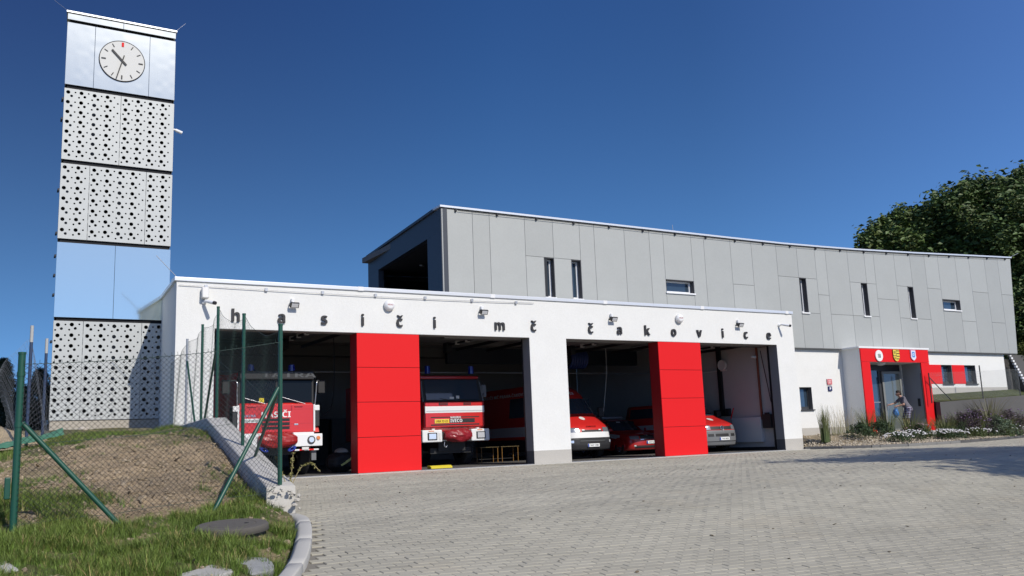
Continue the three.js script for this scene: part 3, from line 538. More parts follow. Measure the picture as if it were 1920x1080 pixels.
// shields over the entrance and the two address plates
{
  const plate = (name, label, cat, shape, x, y, z, draw, w, h) => {
    const t = thing(name, label, cat, [x, y, z]);
    obj('plate', poly(shape, 0.035, 0.04, 0.006), draw.back, t);
    const g = new THREE.ShapeGeometry(shape, 16), p = g.attributes.position, uv = new Float32Array(p.count * 2);
    for (let i = 0; i < p.count; i++) { uv[2 * i] = p.getX(i) / w + 0.5; uv[2 * i + 1] = p.getY(i) / h + 0.5; }
    g.setAttribute('uv', new THREE.BufferAttribute(uv, 2)); g.translate(0, 0, 0.043);
    obj('print', g, new THREE.MeshStandardMaterial({ map: canvasTex(256, 256, draw.f), roughness: 0.45 }), t);
  };
  const shield = (w, h) => { const s = new THREE.Shape(); s.moveTo(-w / 2, h / 2); s.lineTo(w / 2, h / 2); s.lineTo(w / 2, -h * 0.1); s.quadraticCurveTo(w * 0.48, -h * 0.36, 0, -h / 2); s.quadraticCurveTo(-w * 0.48, -h * 0.36, -w / 2, -h * 0.1); s.closePath(); return s; };
  const disc = new THREE.Shape(); disc.absarc(0, 0, 0.235, 0, Math.PI * 2);
  const Z = -0.078;
  plate('emblem', 'round white emblem with a small grey square, left of the entrance shields', 'emblem', disc, 31.27, 3.67, Z, { back: M.white, f: (k) => { k.fillStyle = '#e9e9e4'; k.fillRect(0, 0, 256, 256); k.fillStyle = '#6f7a70'; k.fillRect(80, 88, 96, 88); k.fillStyle = '#c9cfc6'; k.fillRect(98, 104, 60, 12); k.fillRect(98, 126, 26, 40); k.fillStyle = '#35564a'; k.fillRect(132, 124, 30, 44); } }, 0.47, 0.47);
  plate('emblem', 'yellow and black coat of arms, middle one over the entrance', 'emblem', shield(0.40, 0.50), 32.40, 3.69, Z, { back: M.black, f: (k) => { k.fillStyle = '#e8cf4c'; k.fillRect(0, 0, 256, 256); k.fillStyle = '#2a2416'; k.fillRect(122, 0, 12, 256); for (let i = 0; i < 4; i++) k.fillRect(134, 16 + i * 58, 122, 20); k.fillRect(0, 118, 122, 14); k.fillRect(30, 30, 26, 60); k.fillRect(74, 22, 22, 70); k.fillStyle = '#b23c2c'; k.fillRect(30, 150, 60, 26); k.fillStyle = '#2a2416'; k.fillRect(20, 190, 90, 14); } }, 0.40, 0.50);
  plate('emblem', 'white and blue shield, right of the entrance shields', 'emblem', shield(0.36, 0.47), 33.55, 3.73, Z, { back: M.white, f: (k) => { k.fillStyle = '#d9dcea'; k.fillRect(0, 0, 256, 256); k.fillStyle = '#c5466a'; k.fillRect(0, 0, 256, 20); k.fillRect(0, 0, 22, 160); k.fillRect(234, 0, 22, 160); k.fillStyle = '#3f7fc4'; k.fillRect(64, 54, 128, 130); k.fillStyle = '#d9e4f2'; k.beginPath(); k.arc(128, 116, 38, 0, 7); k.fill(); k.fillStyle = '#2f6bb0'; k.fillRect(108, 100, 44, 14); k.fillRect(108, 122, 44, 12); } }, 0.36, 0.47);
  const rect = (w, h) => new THREE.Shape([[-w / 2, -h / 2], [w / 2, -h / 2], [w / 2, h / 2], [-w / 2, h / 2]].map((p) => new THREE.Vector2(...p)));
  plate('address_plate', 'red address plate with white lettering on the white wall', 'sign', rect(0.29, 0.23), 29.22, 2.65, -1.048, { back: M.redSide, f: (k) => { k.fillStyle = '#c22a34'; k.fillRect(0, 0, 256, 256); k.strokeStyle = '#f4eeee'; k.lineWidth = 8; k.strokeRect(10, 10, 236, 236); k.fillStyle = '#f4eeee'; for (const y of [58, 122]) for (let i = 0; i < 4; i++) k.fillRect(48 + i * 42, y, i % 2 ? 30 : 24, 40); for (let i = 0; i < 5; i++) k.fillRect(50 + i * 34, 186, 22, 22); } }, 0.29, 0.23);
  plate('address_plate', 'small blue house number plate below the red plate', 'sign', rect(0.22, 0.19), 29.22, 2.37, -1.048, { back: mat(0.02, 0.03, 0.12, 0.5), f: (k) => { k.fillStyle = '#1d2a5c'; k.fillRect(0, 0, 256, 256); k.fillStyle = '#f2f2f4'; k.fillRect(84, 60, 34, 136); k.fillRect(118, 60, 50, 30); k.fillRect(118, 112, 60, 30); k.fillRect(150, 80, 30, 50); } }, 0.22, 0.19);
}
// ---------------------------------------------------------------- clock tower
{
  const t = thing('clock_tower', 'slim square tower of perforated grey panels with a clock at the top', 'tower');
  const X0 = 0.57, X1 = 3.57, ZF = -3.1, D = 3.0, sh = 0.09;     // the plan leans to the right towards the back
  const box = (x0, x1, y0, y1, z0, z1) => { const g = B(x0, x1, y0, y1, z0, z1), p = g.attributes.position; for (let i = 0; i < p.count; i++) p.setX(i, p.getX(i) + (ZF - p.getZ(i)) * sh); g.computeVertexNormals(); return g; };
  obj('core', [box(X0 + 0.06, X0 + 0.1, 1.2, 13.5, ZF - D, ZF - 0.12), box(X1 - 0.1, X1 - 0.06, 1.2, 13.5, ZF - D, ZF - 0.12), box(X0 + 0.1, X1 - 0.1, 1.2, 13.5, ZF - D, ZF - D + 0.04), ...[1.78, 4.56, 6.78, 9.08, 11.30, 13.42].map((y) => box(X0 + 0.06, X1 - 0.06, y - 0.09, y + 0.09, ZF - D + 0.04, ZF - 0.06))], M.dark, t);
  for (const x of [0.80, 1.38, 2.14, 2.84]) for (const [a, b] of [[1.9, 4.45], [6.9, 8.95], [9.2, 11.2]]) obj('steel_post', B(x - 0.05, x + 0.05, a, b, ZF - 0.42, ZF - 0.32), mat(0.34, 0.35, 0.36, 0.6), t);
  for (const [y0, y1] of [[1.78, 4.50], [4.60, 6.71], [6.82, 9.0], [9.12, 11.24], [11.36, 13.26]]) obj('side_panel', [box(X0, X0 + 0.02, y0, y1, ZF - D, ZF - 0.025), box(X1 - 0.02, X1, y0, y1, ZF - D, ZF - 0.025), box(X0 + 0.02, X1 - 0.02, y0, y1, ZF - D - 0.02, ZF - D)], M.perf, t);
  const perforated = (x0, x1, y0, y1, rows, ph) => {
    const j = 0.006, s = new THREE.Shape([[x0 + j, y0], [x1 - j, y0], [x1 - j, y1], [x0 + j, y1]].map((p) => new THREE.Vector2(...p)));
    const pc = 0.345, pr = (y1 - y0 - 0.06) / rows, n = Math.floor((x1 - x0 - 0.04) / pc), hole = (x, y, r) => { if (x - r < x0 + 0.025 || x + r > x1 - 0.025 || y - r < y0 + 0.02 || y + r > y1 - 0.02) return; const h = new THREE.Path(); h.absellipse(x, y, r, r, 0, 6.2832, true); s.holes.push(h); };
    for (let k = 0; k < rows; k++) for (let c = 0; c <= n; c++) {
      const x = x0 + 0.105 + ph + c * pc, y = y1 - 0.11 - k * pr + (c % 2 ? 0.012 : -0.004);
      hole(x, y, 0.054); hole(x + pc / 2 + 0.015, y + 0.012, 0.024); hole(x + 0.09, y - 0.105, 0.038); hole(x - 0.06, y - 0.145, 0.026);
    }
    const g = new THREE.ExtrudeGeometry(s, { depth: 0.012, bevelEnabled: false, curveSegments: 7 }); g.translate(0, 0, ZF - 0.012); obj('perforated_panel', metres(g), M.perf, t);
  };
  perforated(X0, 2.08, 9.12, 11.24, 7, 0); perforated(2.08, X1, 9.12, 11.24, 7, 0.02);
  perforated(X0, 1.32, 6.82, 9.0, 7, 0); perforated(1.32, 2.84, 6.82, 9.0, 7, 0.01); perforated(2.84, X1, 6.82, 9.0, 7, 0.01);
  perforated(X0, 1.32, 1.78, 4.50, 9, 0.01); perforated(1.32, 2.84, 1.78, 4.50, 9, 0); perforated(2.84, X1, 1.78, 4.50, 9, 0.01);
  const sheet = (n, x0, x1, y0, y1, m) => obj(n, metres(poly([[x0 + 0.004, y0], [x1 - 0.004, y0], [x1 - 0.004, y1], [x0 + 0.004, y1]], 0.03, ZF, 0.003)), m, t);
  sheet('glossy_panel', X0, 2.07, 4.60, 6.71, M.gloss); sheet('glossy_panel', 2.07, X1, 4.60, 6.71, M.gloss);
  sheet('metal_panel', X0, 1.32, 11.36, 13.26, M.brushed); sheet('metal_panel', 1.32, 2.83, 11.36, 13.26, M.brushed); sheet('metal_panel', 2.83, X1, 11.36, 13.26, M.brushed);
  sheet('fascia', X0, 2.08, 13.35, 13.53, M.brushed); sheet('fascia', 2.08, X1, 13.35, 13.53, M.brushed);
  obj('tower_cap', box(X0 - 0.03, X1 + 0.03, 13.56, 13.61, ZF - D - 0.03, ZF + 0.03), M.capMetal, t);
  obj('plinth', box(X0 + 0.02, X1 - 0.02, 0.9, 1.76, ZF - D, ZF - 0.03), mat(0.48, 0.44, 0.37, 0.95, { map: tConc }), t);
  for (const y of [2.9, 3.9, 5.2, 5.75, 6.3, 6.95, 8.2, 10.3, 10.9]) obj('fixing_bolt', B(X0 - 0.045, X0 - 0.002, y, y + 0.06, ZF - 0.3, ZF - 0.04), M.black, t);
  obj('lightning_rod', [rod([X0, 13.6, ZF], [0.12, 13.8, ZF + 0.2], 0.004, 5)], M.zinc, t); obj('lightning_rod', [rod([X1, 13.6, ZF], [3.85, 13.92, ZF], 0.004, 5)], M.zinc, t);
  obj('tower_camera', [(() => { const c = new THREE.CylinderGeometry(0.05, 0.05, 0.2, 12); c.rotateZ(1.25); c.translate(3.74, 10.42, ZF - 0.1); return c; })(), rod([3.56, 10.46, ZF - 0.1], [3.68, 10.46, ZF - 0.1], 0.03)], M.white, t);
  // clock: 10:33
  const ring = new THREE.TorusGeometry(0.625, 0.012, 6, 64); ring.translate(2.07, 12.32, ZF + 0.03);
  const dial = new THREE.CylinderGeometry(0.62, 0.62, 0.03, 64); dial.rotateX(Math.PI / 2); dial.translate(2.07, 12.32, ZF + 0.017);
  const clock = obj('clock', dial, mat(0.60, 0.595, 0.56, 0.55), t);
  obj('clock_rim', ring, M.black, clock);
  const bar = (ang, r0, r1, w, z) => { const g = B(-w / 2, w / 2, r0, r1, 0, 0.012); g.rotateZ(-ang); g.translate(2.07, 12.32, ZF + z); return g; };
  obj('hour_mark', [1, 2, 3, 4, 5, 6, 7, 8, 9, 10, 11].map((h) => bar(h * Math.PI / 6, h % 3 ? 0.46 : 0.45, 0.57, h % 3 ? 0.022 : 0.036, 0.034)), M.black, clock);
  obj('twelve_mark', bar(0, 0.45, 0.58, 0.062, 0.034), M.redPanel, clock);
  obj('hour_hand', bar(5.52, -0.16, 0.42, 0.055, 0.05), M.black, clock);
  obj('minute_hand', bar(3.40, -0.18, 0.58, 0.032, 0.064), M.black, clock);
}
// ---------------------------------------------------------------- vehicles in the bays (built facing +z, front bumper at local z = 0)
function wheel(t, x, z, r, w, rimMat = M.silver, rimR = 0.58) {
  const s = Math.sign(x), pr = [[rimR * r, -w / 2], [r * 0.93, -w / 2], [r * 0.985, -w * 0.4], [r, -w * 0.3], [r, w * 0.3], [r * 0.985, w * 0.4], [r * 0.93, w / 2], [rimR * r, w / 2]].map((p) => new THREE.Vector2(...p));
  const g = new THREE.LatheGeometry(pr, 36); g.rotateZ(Math.PI / 2); g.translate(x - s * w / 2, r, z);
  const o = obj('wheel', g, M.rubber, t);
  const disc = new THREE.LatheGeometry([[0.001, 0.03], [rimR * r * 0.25, 0.035], [rimR * r * 0.4, 0.0], [rimR * r * 0.8, -0.02], [rimR * r * 0.92, 0.02], [rimR * r, 0.03]].map((p) => new THREE.Vector2(...p)), 24); disc.rotateZ(-Math.PI / 2 * s); disc.translate(x - s * 0.04, r, z);
  const spokes = []; for (let i = 0; i < 7; i++) { const b = B(-0.012, 0.012, rimR * r * 0.3, rimR * r * 0.9, -0.035, 0.035); b.rotateX(i * 0.8976); b.translate(x - s * 0.02, r, z); spokes.push(b); }
  obj('rim', [disc, ...spokes], rimMat, o);
  const tread = []; for (let i = 0; i < 40; i++) { const b = B(-w * 0.42, w * 0.42, r - 0.004, r + 0.006, -r * 0.04, r * 0.04); b.rotateX(i * 0.15708); b.translate(x - s * w / 2, r, z); tread.push(b); }
  if (r > 0.4) obj('tread', tread, M.rubber, o).userData.kind = 'stuff';
  return o;
}
function plateTex(str, bg, blue) { return canvasTex(512, 112, (k) => { k.fillStyle = bg; k.fillRect(0, 0, 512, 112); if (blue) { k.fillStyle = '#1c3f9c'; k.fillRect(0, 0, 56, 112); } k.fillStyle = '#15161a'; k.font = 'bold 88px sans-serif'; k.textAlign = 'center'; k.fillText(str, blue ? 284 : 256, 88); }); }
function numberPlate(t, x0, x1, y, z, str, bg = '#eef0ee', blue = true, h = 0.115) {
  const o = obj('number_plate', R(x0, x1, y, y + h, z - 0.012, z, 0.004, 1), M.white, t);
  const m = new THREE.MeshStandardMaterial({ map: plateTex(str, bg, blue), roughness: 0.4 });
  obj('plate_print', quad([x0 + 0.005, y + 0.004, z + 0.003], [x1 - 0.005, y + 0.004, z + 0.003], [x1 - 0.005, y + h - 0.004, z + 0.003], [x0 + 0.005, y + h - 0.004, z + 0.003]), m, o);
}
const cyl = (r, d, x, y, z, r2 = r, seg = 24) => { const c = new THREE.CylinderGeometry(r2, r, d, seg); c.rotateX(Math.PI / 2); c.translate(x, y, z + d / 2); return c; };
// crumpled fabric over a winch
function crumple(x0, x1, y0, y1, d, s) {
  const rings = []; for (let j = 0; j <= 18; j++) { const v = j / 18, r = []; for (let i = 0; i < 26; i++) {
    const a = i / 26 * 6.2832, e = Math.pow(Math.sin(Math.PI * clamp(v * 0.92 + 0.04, 0, 1)), 0.38);
    const n = 0.78 + 0.42 * fbm(v * 4 + s, i * 0.45 + s * 3, 3) + 0.14 * Math.abs(vnoise(v * 9 + s, i * 0.8) - 0.5);
    r.push([lerp(x0, x1, v), (y0 + y1) / 2 + Math.sin(a) * (y1 - y0) / 2 * e * n, Math.cos(a) * d * e * n]); } rings.push(r); }
  const g = loft(rings).toNonIndexed(); g.computeVertexNormals(); return g;
}
const front = (g, t, name, m) => obj(name, g, m, t);

// ---- heavy truck in the first bay
{
  const t = thing('fire_truck', 'red fire truck with a ribbed grille behind the green fence, in the leftmost bay', 'fire truck', [6.27, 0.015, -1.4]);
  const cab = obj('cab', [side([[0, 1.22], [-0.02, 2.02], [-0.10, 2.10], [-0.16, 2.78], [-0.25, 2.96], [-2.5, 3.02], [-2.55, 1.0], [-0.9, 1.0], [-0.3, 1.2]], -1.07, 1.07, 0.03)], M.red, t);
  obj('windscreen', R(-1.06, 1.06, 2.06, 2.74, -0.15, -0.065, 0.03), M.paneDark, cab);
  obj('windscreen_pillar', [R(-1.10, -1.03, 2.02, 2.8, -0.17, -0.055, 0.02), R(1.03, 1.10, 2.02, 2.8, -0.17, -0.055, 0.02), R(-0.03, 0.03, 2.04, 2.76, -0.14, -0.056, 0.01)], M.black, cab);
  obj('sun_visor', R(-1.08, 1.08, 2.74, 2.99, -0.17, 0.06, 0.03), M.black, t);
  obj('visor_lettering', text('TATRA', 0.15, 0.33, 2.80, 0.062, 0.006, { width: 1.6 }), mat(0.075, 0.08, 0.085, 0.6), t);
  obj('wiper', [rod([0.14, 2.03, 0.0], [0.16, 2.06, 0.01], 0.02, 6), rod([0.82, 2.04, 0.015], [0.15, 2.24, -0.035], 0.012, 6)], M.silver, t);
  obj('wiper', [rod([-0.3, 2.04, 0.015], [-0.92, 2.22, -0.035], 0.012, 6)], M.silver, t);
  obj('bonnet', R(-1.06, 1.06, 1.24, 2.03, -0.04, 0.02, 0.018), M.red, t);
  obj('bonnet_seam', [B(-1.05, 1.05, 1.885, 1.893, 0.019, 0.0225), B(-1.05, 1.05, 1.475, 1.482, 0.019, 0.0225), B(0.60, 0.606, 1.30, 1.47, 0.019, 0.0225)], M.redDeep, t);
  for (const x of [-0.72, 0.62]) obj('hinge', [R(x - 0.12, x + 0.12, 1.955, 1.985, 0.018, 0.05, 0.008, 1), R(x - 0.22, x - 0.19, 1.86, 2.0, 0.018, 0.04, 0.006, 1)], M.redDeep, t);
  for (const [y0, y1] of [[1.555, 1.635], [1.435, 1.515], [1.325, 1.40]]) { const s = obj('grille_slot', B(-0.44, 0.36, y0, y1, 0.018, 0.024), M.black, t); obj('slat', [0, 1, 2].map((i) => B(-0.43, 0.35, y0 + 0.012 + i * 0.024, y0 + 0.018 + i * 0.024, 0.022, 0.032)), M.darkPlastic, s).userData.kind = 'stuff'; }
  obj('grille_trim', [B(-0.45, 0.37, 1.52, 1.534, 0.018, 0.034), B(-0.45, 0.37, 1.405, 1.417, 0.018, 0.034)], M.redDeep, t);
  obj('bonnet_lettering', text('HASIČI', 0.165, -0.03, 1.665, 0.021, 0.006, { width: 0.84 }), M.white, t);
  obj('maker_lettering', text('TATRA', 0.07, -0.78, 1.68, 0.021, 0.012, { width: 0.34 }), M.silver, t);
  obj('badge', R(0.49, 0.61, 1.43, 1.475, 0.018, 0.03, 0.006, 1), M.silver, t);
  numberPlate(t, -1.02, -0.5, 1.525, 0.035, '4SE 9075');
  for (const s of [-1, 1]) {
    obj('corner_panel', R(Math.min(s * 1.065, s * 1.12), Math.max(s * 1.065, s * 1.12), 1.25, 2.02, -0.12, 0.018, 0.012), M.vehWhite, t);
    obj('corner_lamp', R(Math.min(s * 1.12, s * 1.26), Math.max(s * 1.12, s * 1.26), 1.38, 1.98, -0.35, 0.0, 0.03), M.darkPlastic, t);
    obj('position_lamp', R(Math.min(s * 1.09, s * 1.25), Math.max(s * 1.09, s * 1.25), 1.84, 2.0, -0.1, 0.03, 0.02), M.white, t);
    obj('headlight', [cyl(0.115, 0.03, s * 0.97, 1.0, 0.10, 0.115)], M.darkPlastic, t);
    obj('headlight_lens', cyl(0.088, 0.02, s * 0.97, 1.0, 0.128, 0.07), M.lens, t);
    obj('indicator', cyl(0.06, 0.03, s * 1.18, 1.05, 0.108, 0.05), M.amber, t);
    const m = obj('mirror', R(Math.min(s * 1.28, s * 1.5), Math.max(s * 1.28, s * 1.5), 2.35, 2.75, -0.3, -0.2, 0.03), M.black, t);
    obj('mirror_arm', tube([[s * 1.12, 2.02, -0.02], [s * 1.14, 2.35, 0.02], [s * 1.16, 2.68, 0.05], [s * 1.3, 2.72, -0.2]], 0.022), M.silver, m);
    obj('bumper_step', [R(Math.min(s * 0.45, s * 1.06), Math.max(s * 0.45, s * 1.06), 1.17, 1.225, -0.1, 0.085, 0.01)], M.vehWhite, t);
    wheel(t, s * 1.25, -1.35, 0.6, 0.34, M.redDeep); wheel(t, s * 1.25, -5.2, 0.6, 0.34, M.redDeep);
    obj('skirt', side([[0.0, 1.22], [-0.55, 1.22], [-0.75, 1.4], [-0.1, 1.4]], s > 0 ? 1.06 : -1.24, s > 0 ? 1.24 : -1.06), M.red, t);
    obj('shackle', (() => { const q = new THREE.TorusGeometry(0.06, 0.035, 8, 14); q.scale(1.5, 0.7, 1); q.rotateZ(0.4 * s); q.translate(s * 0.4, 0.765, 0.12); return q; })(), M.blueGlass, t);
    obj('beacon', (() => { const q = new THREE.CylinderGeometry(0.09, 0.11, 0.2, 18); q.translate(s * 0.6, 3.12, -0.6); return q; })(), M.blueGlass, t);
  }
  obj('bumper', R(-1.31, 1.31, 0.82, 1.175, -0.3, 0.10, 0.02), M.vehWhite, t);
  obj('winch_cover', (() => { const q = crumple(-0.57, 0.53, 0.79, 1.25, 0.2, 3); q.translate(0, 0, 0.14); return q; })(), M.coverBright, t);
  for (let i = 0; i < 6; i++) obj('tow_bar', rod([lerp(0.35, 1.2, i / 6), 0.72, 0.05], [lerp(0.35, 1.2, (i + 1) / 6), 0.72, 0.05], 0.026, 10), i % 2 ? M.vehWhite : M.redPanel, t);
  obj('tow_plate', R(0.7, 0.9, 0.72, 0.8, 0.07, 0.1, 0.01), M.offWhite, t);
  obj('mud_flap', B(1.02, 1.16, 0.42, 0.7, -0.05, -0.03), M.greyPlastic, t);
  obj('chassis', B(-0.55, 0.55, 0.6, 1.0, -7.5, -0.25), M.black, t);
  obj('equipment_body', R(-1.24, 1.24, 1.05, 3.1, -7.8, -2.7, 0.05), M.red, t);
  obj('dashboard_paper', B(-0.5, -0.36, 2.09, 2.22, -0.062, -0.058), M.yellow, t);
}
// ---- cab-over truck in the second bay
{
  const t = thing('fire_truck', 'red fire truck with a white stripe and yellow number plate in the second bay', 'fire truck', [12.5, 0.015, -2.4]);
  const cab = obj('cab', [side([[-0.06, 1.24], [-0.05, 2.08], [-0.14, 2.14], [-0.32, 2.84], [-0.42, 2.97], [-0.9, 3.03], [-2.2, 3.05], [-2.2, 1.0], [-0.5, 1.0]], -1.11, 1.11, 0.05)], M.red, t);
  obj('windscreen_frame', side([[-0.05, 2.10], [-0.105, 2.12], [-0.30, 2.885], [-0.40, 2.885], [-0.30, 2.1]], -1.10, 1.10, 0.01), M.black, cab);
  obj('windscreen', (() => { const q = R(-1.0, 0.97, -0.34, 0.36, 0, 0.03, 0.03); q.rotateX(-0.25); q.translate(0, 2.48, -0.205); return q; })(), M.pane, cab);
  obj('sun_visor', R(-1.16, 1.02, 2.86, 2.96, -0.55, -0.2, 0.03), M.redDeep, t);
  for (const x of [-0.02, 0.55]) { const y0 = 2.15; obj('wiper', [rod([x + 0.06, y0 - 0.03, -0.06], [x - 0.5, y0 + 0.06, -0.115], 0.012, 6)], M.black, t); }
  obj('dash_item', [R(-0.14, 0.02, 2.18, 2.26, -0.115, -0.1, 0.01), R(0.1, 0.22, 2.16, 2.3, -0.125, -0.1, 0.01)], M.offWhite, t);
  obj('front_panel', R(-1.09, 1.09, 1.27, 2.09, -0.06, 0.0, 0.03), M.red, t);
  obj('panel_seam', [B(-0.97, -0.964, 1.3, 2.08, -0.001, 0.002), B(1.01, 1.016, 1.3, 2.08, -0.001, 0.002), B(-1.08, 1.08, 1.968, 1.974, -0.001, 0.002)], M.redDeep, t);
  obj('white_stripe', R(-1.098, 1.098, 1.725, 1.955, -0.07, 0.004, 0.02), M.vehWhite, t);
  obj('grey_line', B(-1.06, 1.06, 1.775, 1.81, 0.0035, 0.0065), mat(0.5, 0.52, 0.54, 0.4), t);
  for (const [x0, x1] of [[-0.60, -0.27], [0.31, 0.59]]) { const v = obj('air_vent', R(x0, x1, 1.975, 2.065, -0.005, 0.006, 0.01, 1), M.black, t); obj('vent_slat', [0, 1, 2].map((i) => B(x0 + 0.03, x1 - 0.03, 1.99 + i * 0.024, 1.998 + i * 0.024, 0.004, 0.014)), M.redDeep, v).userData.kind = 'stuff'; }
  obj('grille_slot', B(-0.9, 0.89, 1.575, 1.605, 0, 0.006), M.black, t); obj('grille_slot', B(-0.22, 0.72, 1.405, 1.54, 0, 0.006), M.black, t); obj('grille_slot', B(-0.9, 0.89, 1.325, 1.365, 0, 0.006), M.black, t);
  obj('maker_lettering', text('IVECO', 0.105, 0.02, 1.42, 0.007, 0.015, { width: 0.44 }), M.white, t);
  obj('builder_lettering', text('MAGIRUS', 0.065, 0.0, 1.548, 0.007, 0.012, { width: 0.38 }), M.white, t);
  numberPlate(t, -0.77, -0.24, 1.395, 0.02, 'ABA 72-22', '#e8c53a', false, 0.135);
  obj('bumper', [R(-1.24, -0.52, 0.79, 1.19, -0.35, 0.06, 0.04), R(0.55, 1.24, 0.79, 1.19, -0.35, 0.06, 0.04), R(-0.53, 0.56, 0.82, 1.1, -0.35, -0.02, 0.03)], M.vehWhite, t);
  obj('winch_recess', R(-0.56, 0.60, 0.86, 1.12, -0.01, 0.03, 0.01), M.black, t);
  obj('winch_cover', (() => { const q = crumple(-0.46, 0.52, 0.77, 1.22, 0.2, 8); q.translate(0, 0, 0.09); return q; })(), M.cover, t);
  obj('tow_hook', tube([[-0.42, 0.8, 0.0], [-0.44, 0.66, 0.02], [-0.38, 0.62, 0.02], [-0.34, 0.68, 0.02]], 0.014), M.silver, t);
  for (const s of [-1, 1]) {
    const x0 = s < 0 ? -1.06 : 0.73, x1 = s < 0 ? -0.71 : 1.08;
    obj('headlight', R(x0, x1, 0.855, 1.10, 0.04, 0.075, 0.02), M.darkPlastic, t);
    obj('headlight_lens', R(x0 + 0.045, x1 - 0.045, 0.89, 1.07, 0.07, 0.086, 0.01), M.lens, t);
    obj('indicator', R(x0 + 0.04, x0 + 0.24, 1.135, 1.165, 0.05, 0.066, 0.006, 1), M.amber, t);
    obj('bumper_bolt', R(s * 0.82 - 0.05, s * 0.82 + 0.05, 1.19, 1.23, -0.12, 0.02, 0.01), M.offWhite, t);
    const m = obj('mirror', R(Math.min(s * 1.2, s * 1.4), Math.max(s * 1.2, s * 1.4), 2.25, 2.68, -0.42, -0.34, 0.03), M.greyPlastic, t);
    obj('mirror_arm', tube([[s * 1.1, 2.78, -0.3], [s * 1.25, 2.75, -0.34], [s * 1.28, 2.4, -0.36], [s * 1.12, 2.2, -0.2]], 0.018), M.black, m);
    obj('beacon', (() => { const q = new THREE.CylinderGeometry(0.085, 0.10, 0.26, 18); q.translate(s < 0 ? -0.70 : 0.95, 3.19, -0.6); return q; })(), M.blueGlass, t);
    obj('windscreen_pillar', tube([[s * 1.115, 2.1, -0.10], [s * 1.105, 2.5, -0.215], [s * 1.07, 2.88, -0.33]], 0.03), M.greyPlastic, t);
    wheel(t, s * 1.1, -1.35, 0.52, 0.3, M.redDeep); wheel(t, s * 1.12, -4.7, 0.52, 0.4, M.redDeep);
  }
  obj('spare_lamp', R(-0.66, -0.58, 0.86, 1.09, 0.05, 0.075, 0.01), M.offWhite, t);
  obj('chassis', B(-0.5, 0.5, 0.5, 0.95, -6.8, -0.3), M.black, t);
  obj('front_axle', [rod([-1.0, 0.5, -1.35], [1.0, 0.5, -1.35], 0.09), B(-0.75, 0.75, 0.42, 0.6, -0.55, -0.4)], M.black, t);
  obj('equipment_body', R(-1.2, 1.2, 0.95, 3.0, -7.0, -2.35, 0.05), M.red, t);
}
// ---- rounded bodies: horizontal slices, front face z(y), half width w(y)
function carBody(t, o, name, y0, y1, m, parent = t) {
  const N = 30, rings = [], ys = []; for (let y = y0; y < y1 + 1e-6; y += (y1 - y0) / Math.max(2, Math.ceil((y1 - y0) / 0.05))) ys.push(y);
  for (const y of ys) {
    const zf = o.z(y), zb = o.zb(y), w = o.w(y), r = [];
    for (let i = 0; i <= N; i++) { const x = w * Math.sin((i / N - 0.5) * Math.PI); r.push([x, y, zf - o.round(x / w) ]); }
    r.push([w, y, Math.min(zf - o.rz - 0.05, zb + 0.3)], [w * 0.96, y, zb], [-w * 0.96, y, zb], [-w, y, Math.min(zf - o.rz - 0.05, zb + 0.3)]);
    rings.push(r);
  }
  const g = loft(rings); return obj(name, g, m, parent);
}
function frontPatch(o, x0, x1, y0, y1, off, nx = 14, ny = 8) {   // a thin shell lying off metres proud of the front face; x0, x1 may depend on y
  const X0 = typeof x0 === 'function' ? x0 : () => x0, X1 = typeof x1 === 'function' ? x1 : () => x1;
  const at = (x, y, k) => { const w = o.w(y), s = clamp(x / w, -1, 1), e = 0.01, zz = o.z(y) - o.round(s), dy = (o.z(y + e) - o.z(y - e)) / (2 * e), dx = -(o.round(clamp(s + e, -1, 1)) - o.round(clamp(s - e, -1, 1))) / (2 * e * w), l = Math.hypot(dx, dy, 1); return [x - dx / l * k, y - dy / l * k, zz + k / l]; };
  const f = (k) => grid(nx, ny, (u, v) => { const y = lerp(y1, y0, v); return at(lerp(X0(y), X1(y), u), y, k); });
  const a = f(off), b = f(off - 0.006); const idx = b.index.array; for (let i = 0; i < idx.length; i += 3) { const q = idx[i]; idx[i] = idx[i + 1]; idx[i + 1] = q; } b.computeVertexNormals(); return join([a, b]);
}
function sideBand(o, s, z0, z1, y0, y1, off = 0.008) { const n = 8, a = grid(10, n, (u, v) => { const y = lerp(y0, y1, v), q = lerp(z0, z1, u); return [s * (o.w(y) + off), y, q]; }); if (s > 0) { const k = a.index.array; for (let i = 0; i < k.length; i += 3) { const q = k[i]; k[i] = k[i + 1]; k[i + 1] = q; } a.computeVertexNormals(); } return a; }
const rounder = (p, d) => (s) => d * (1 - Math.pow(Math.max(0, 1 - Math.pow(Math.abs(s), p)), 1 / p));
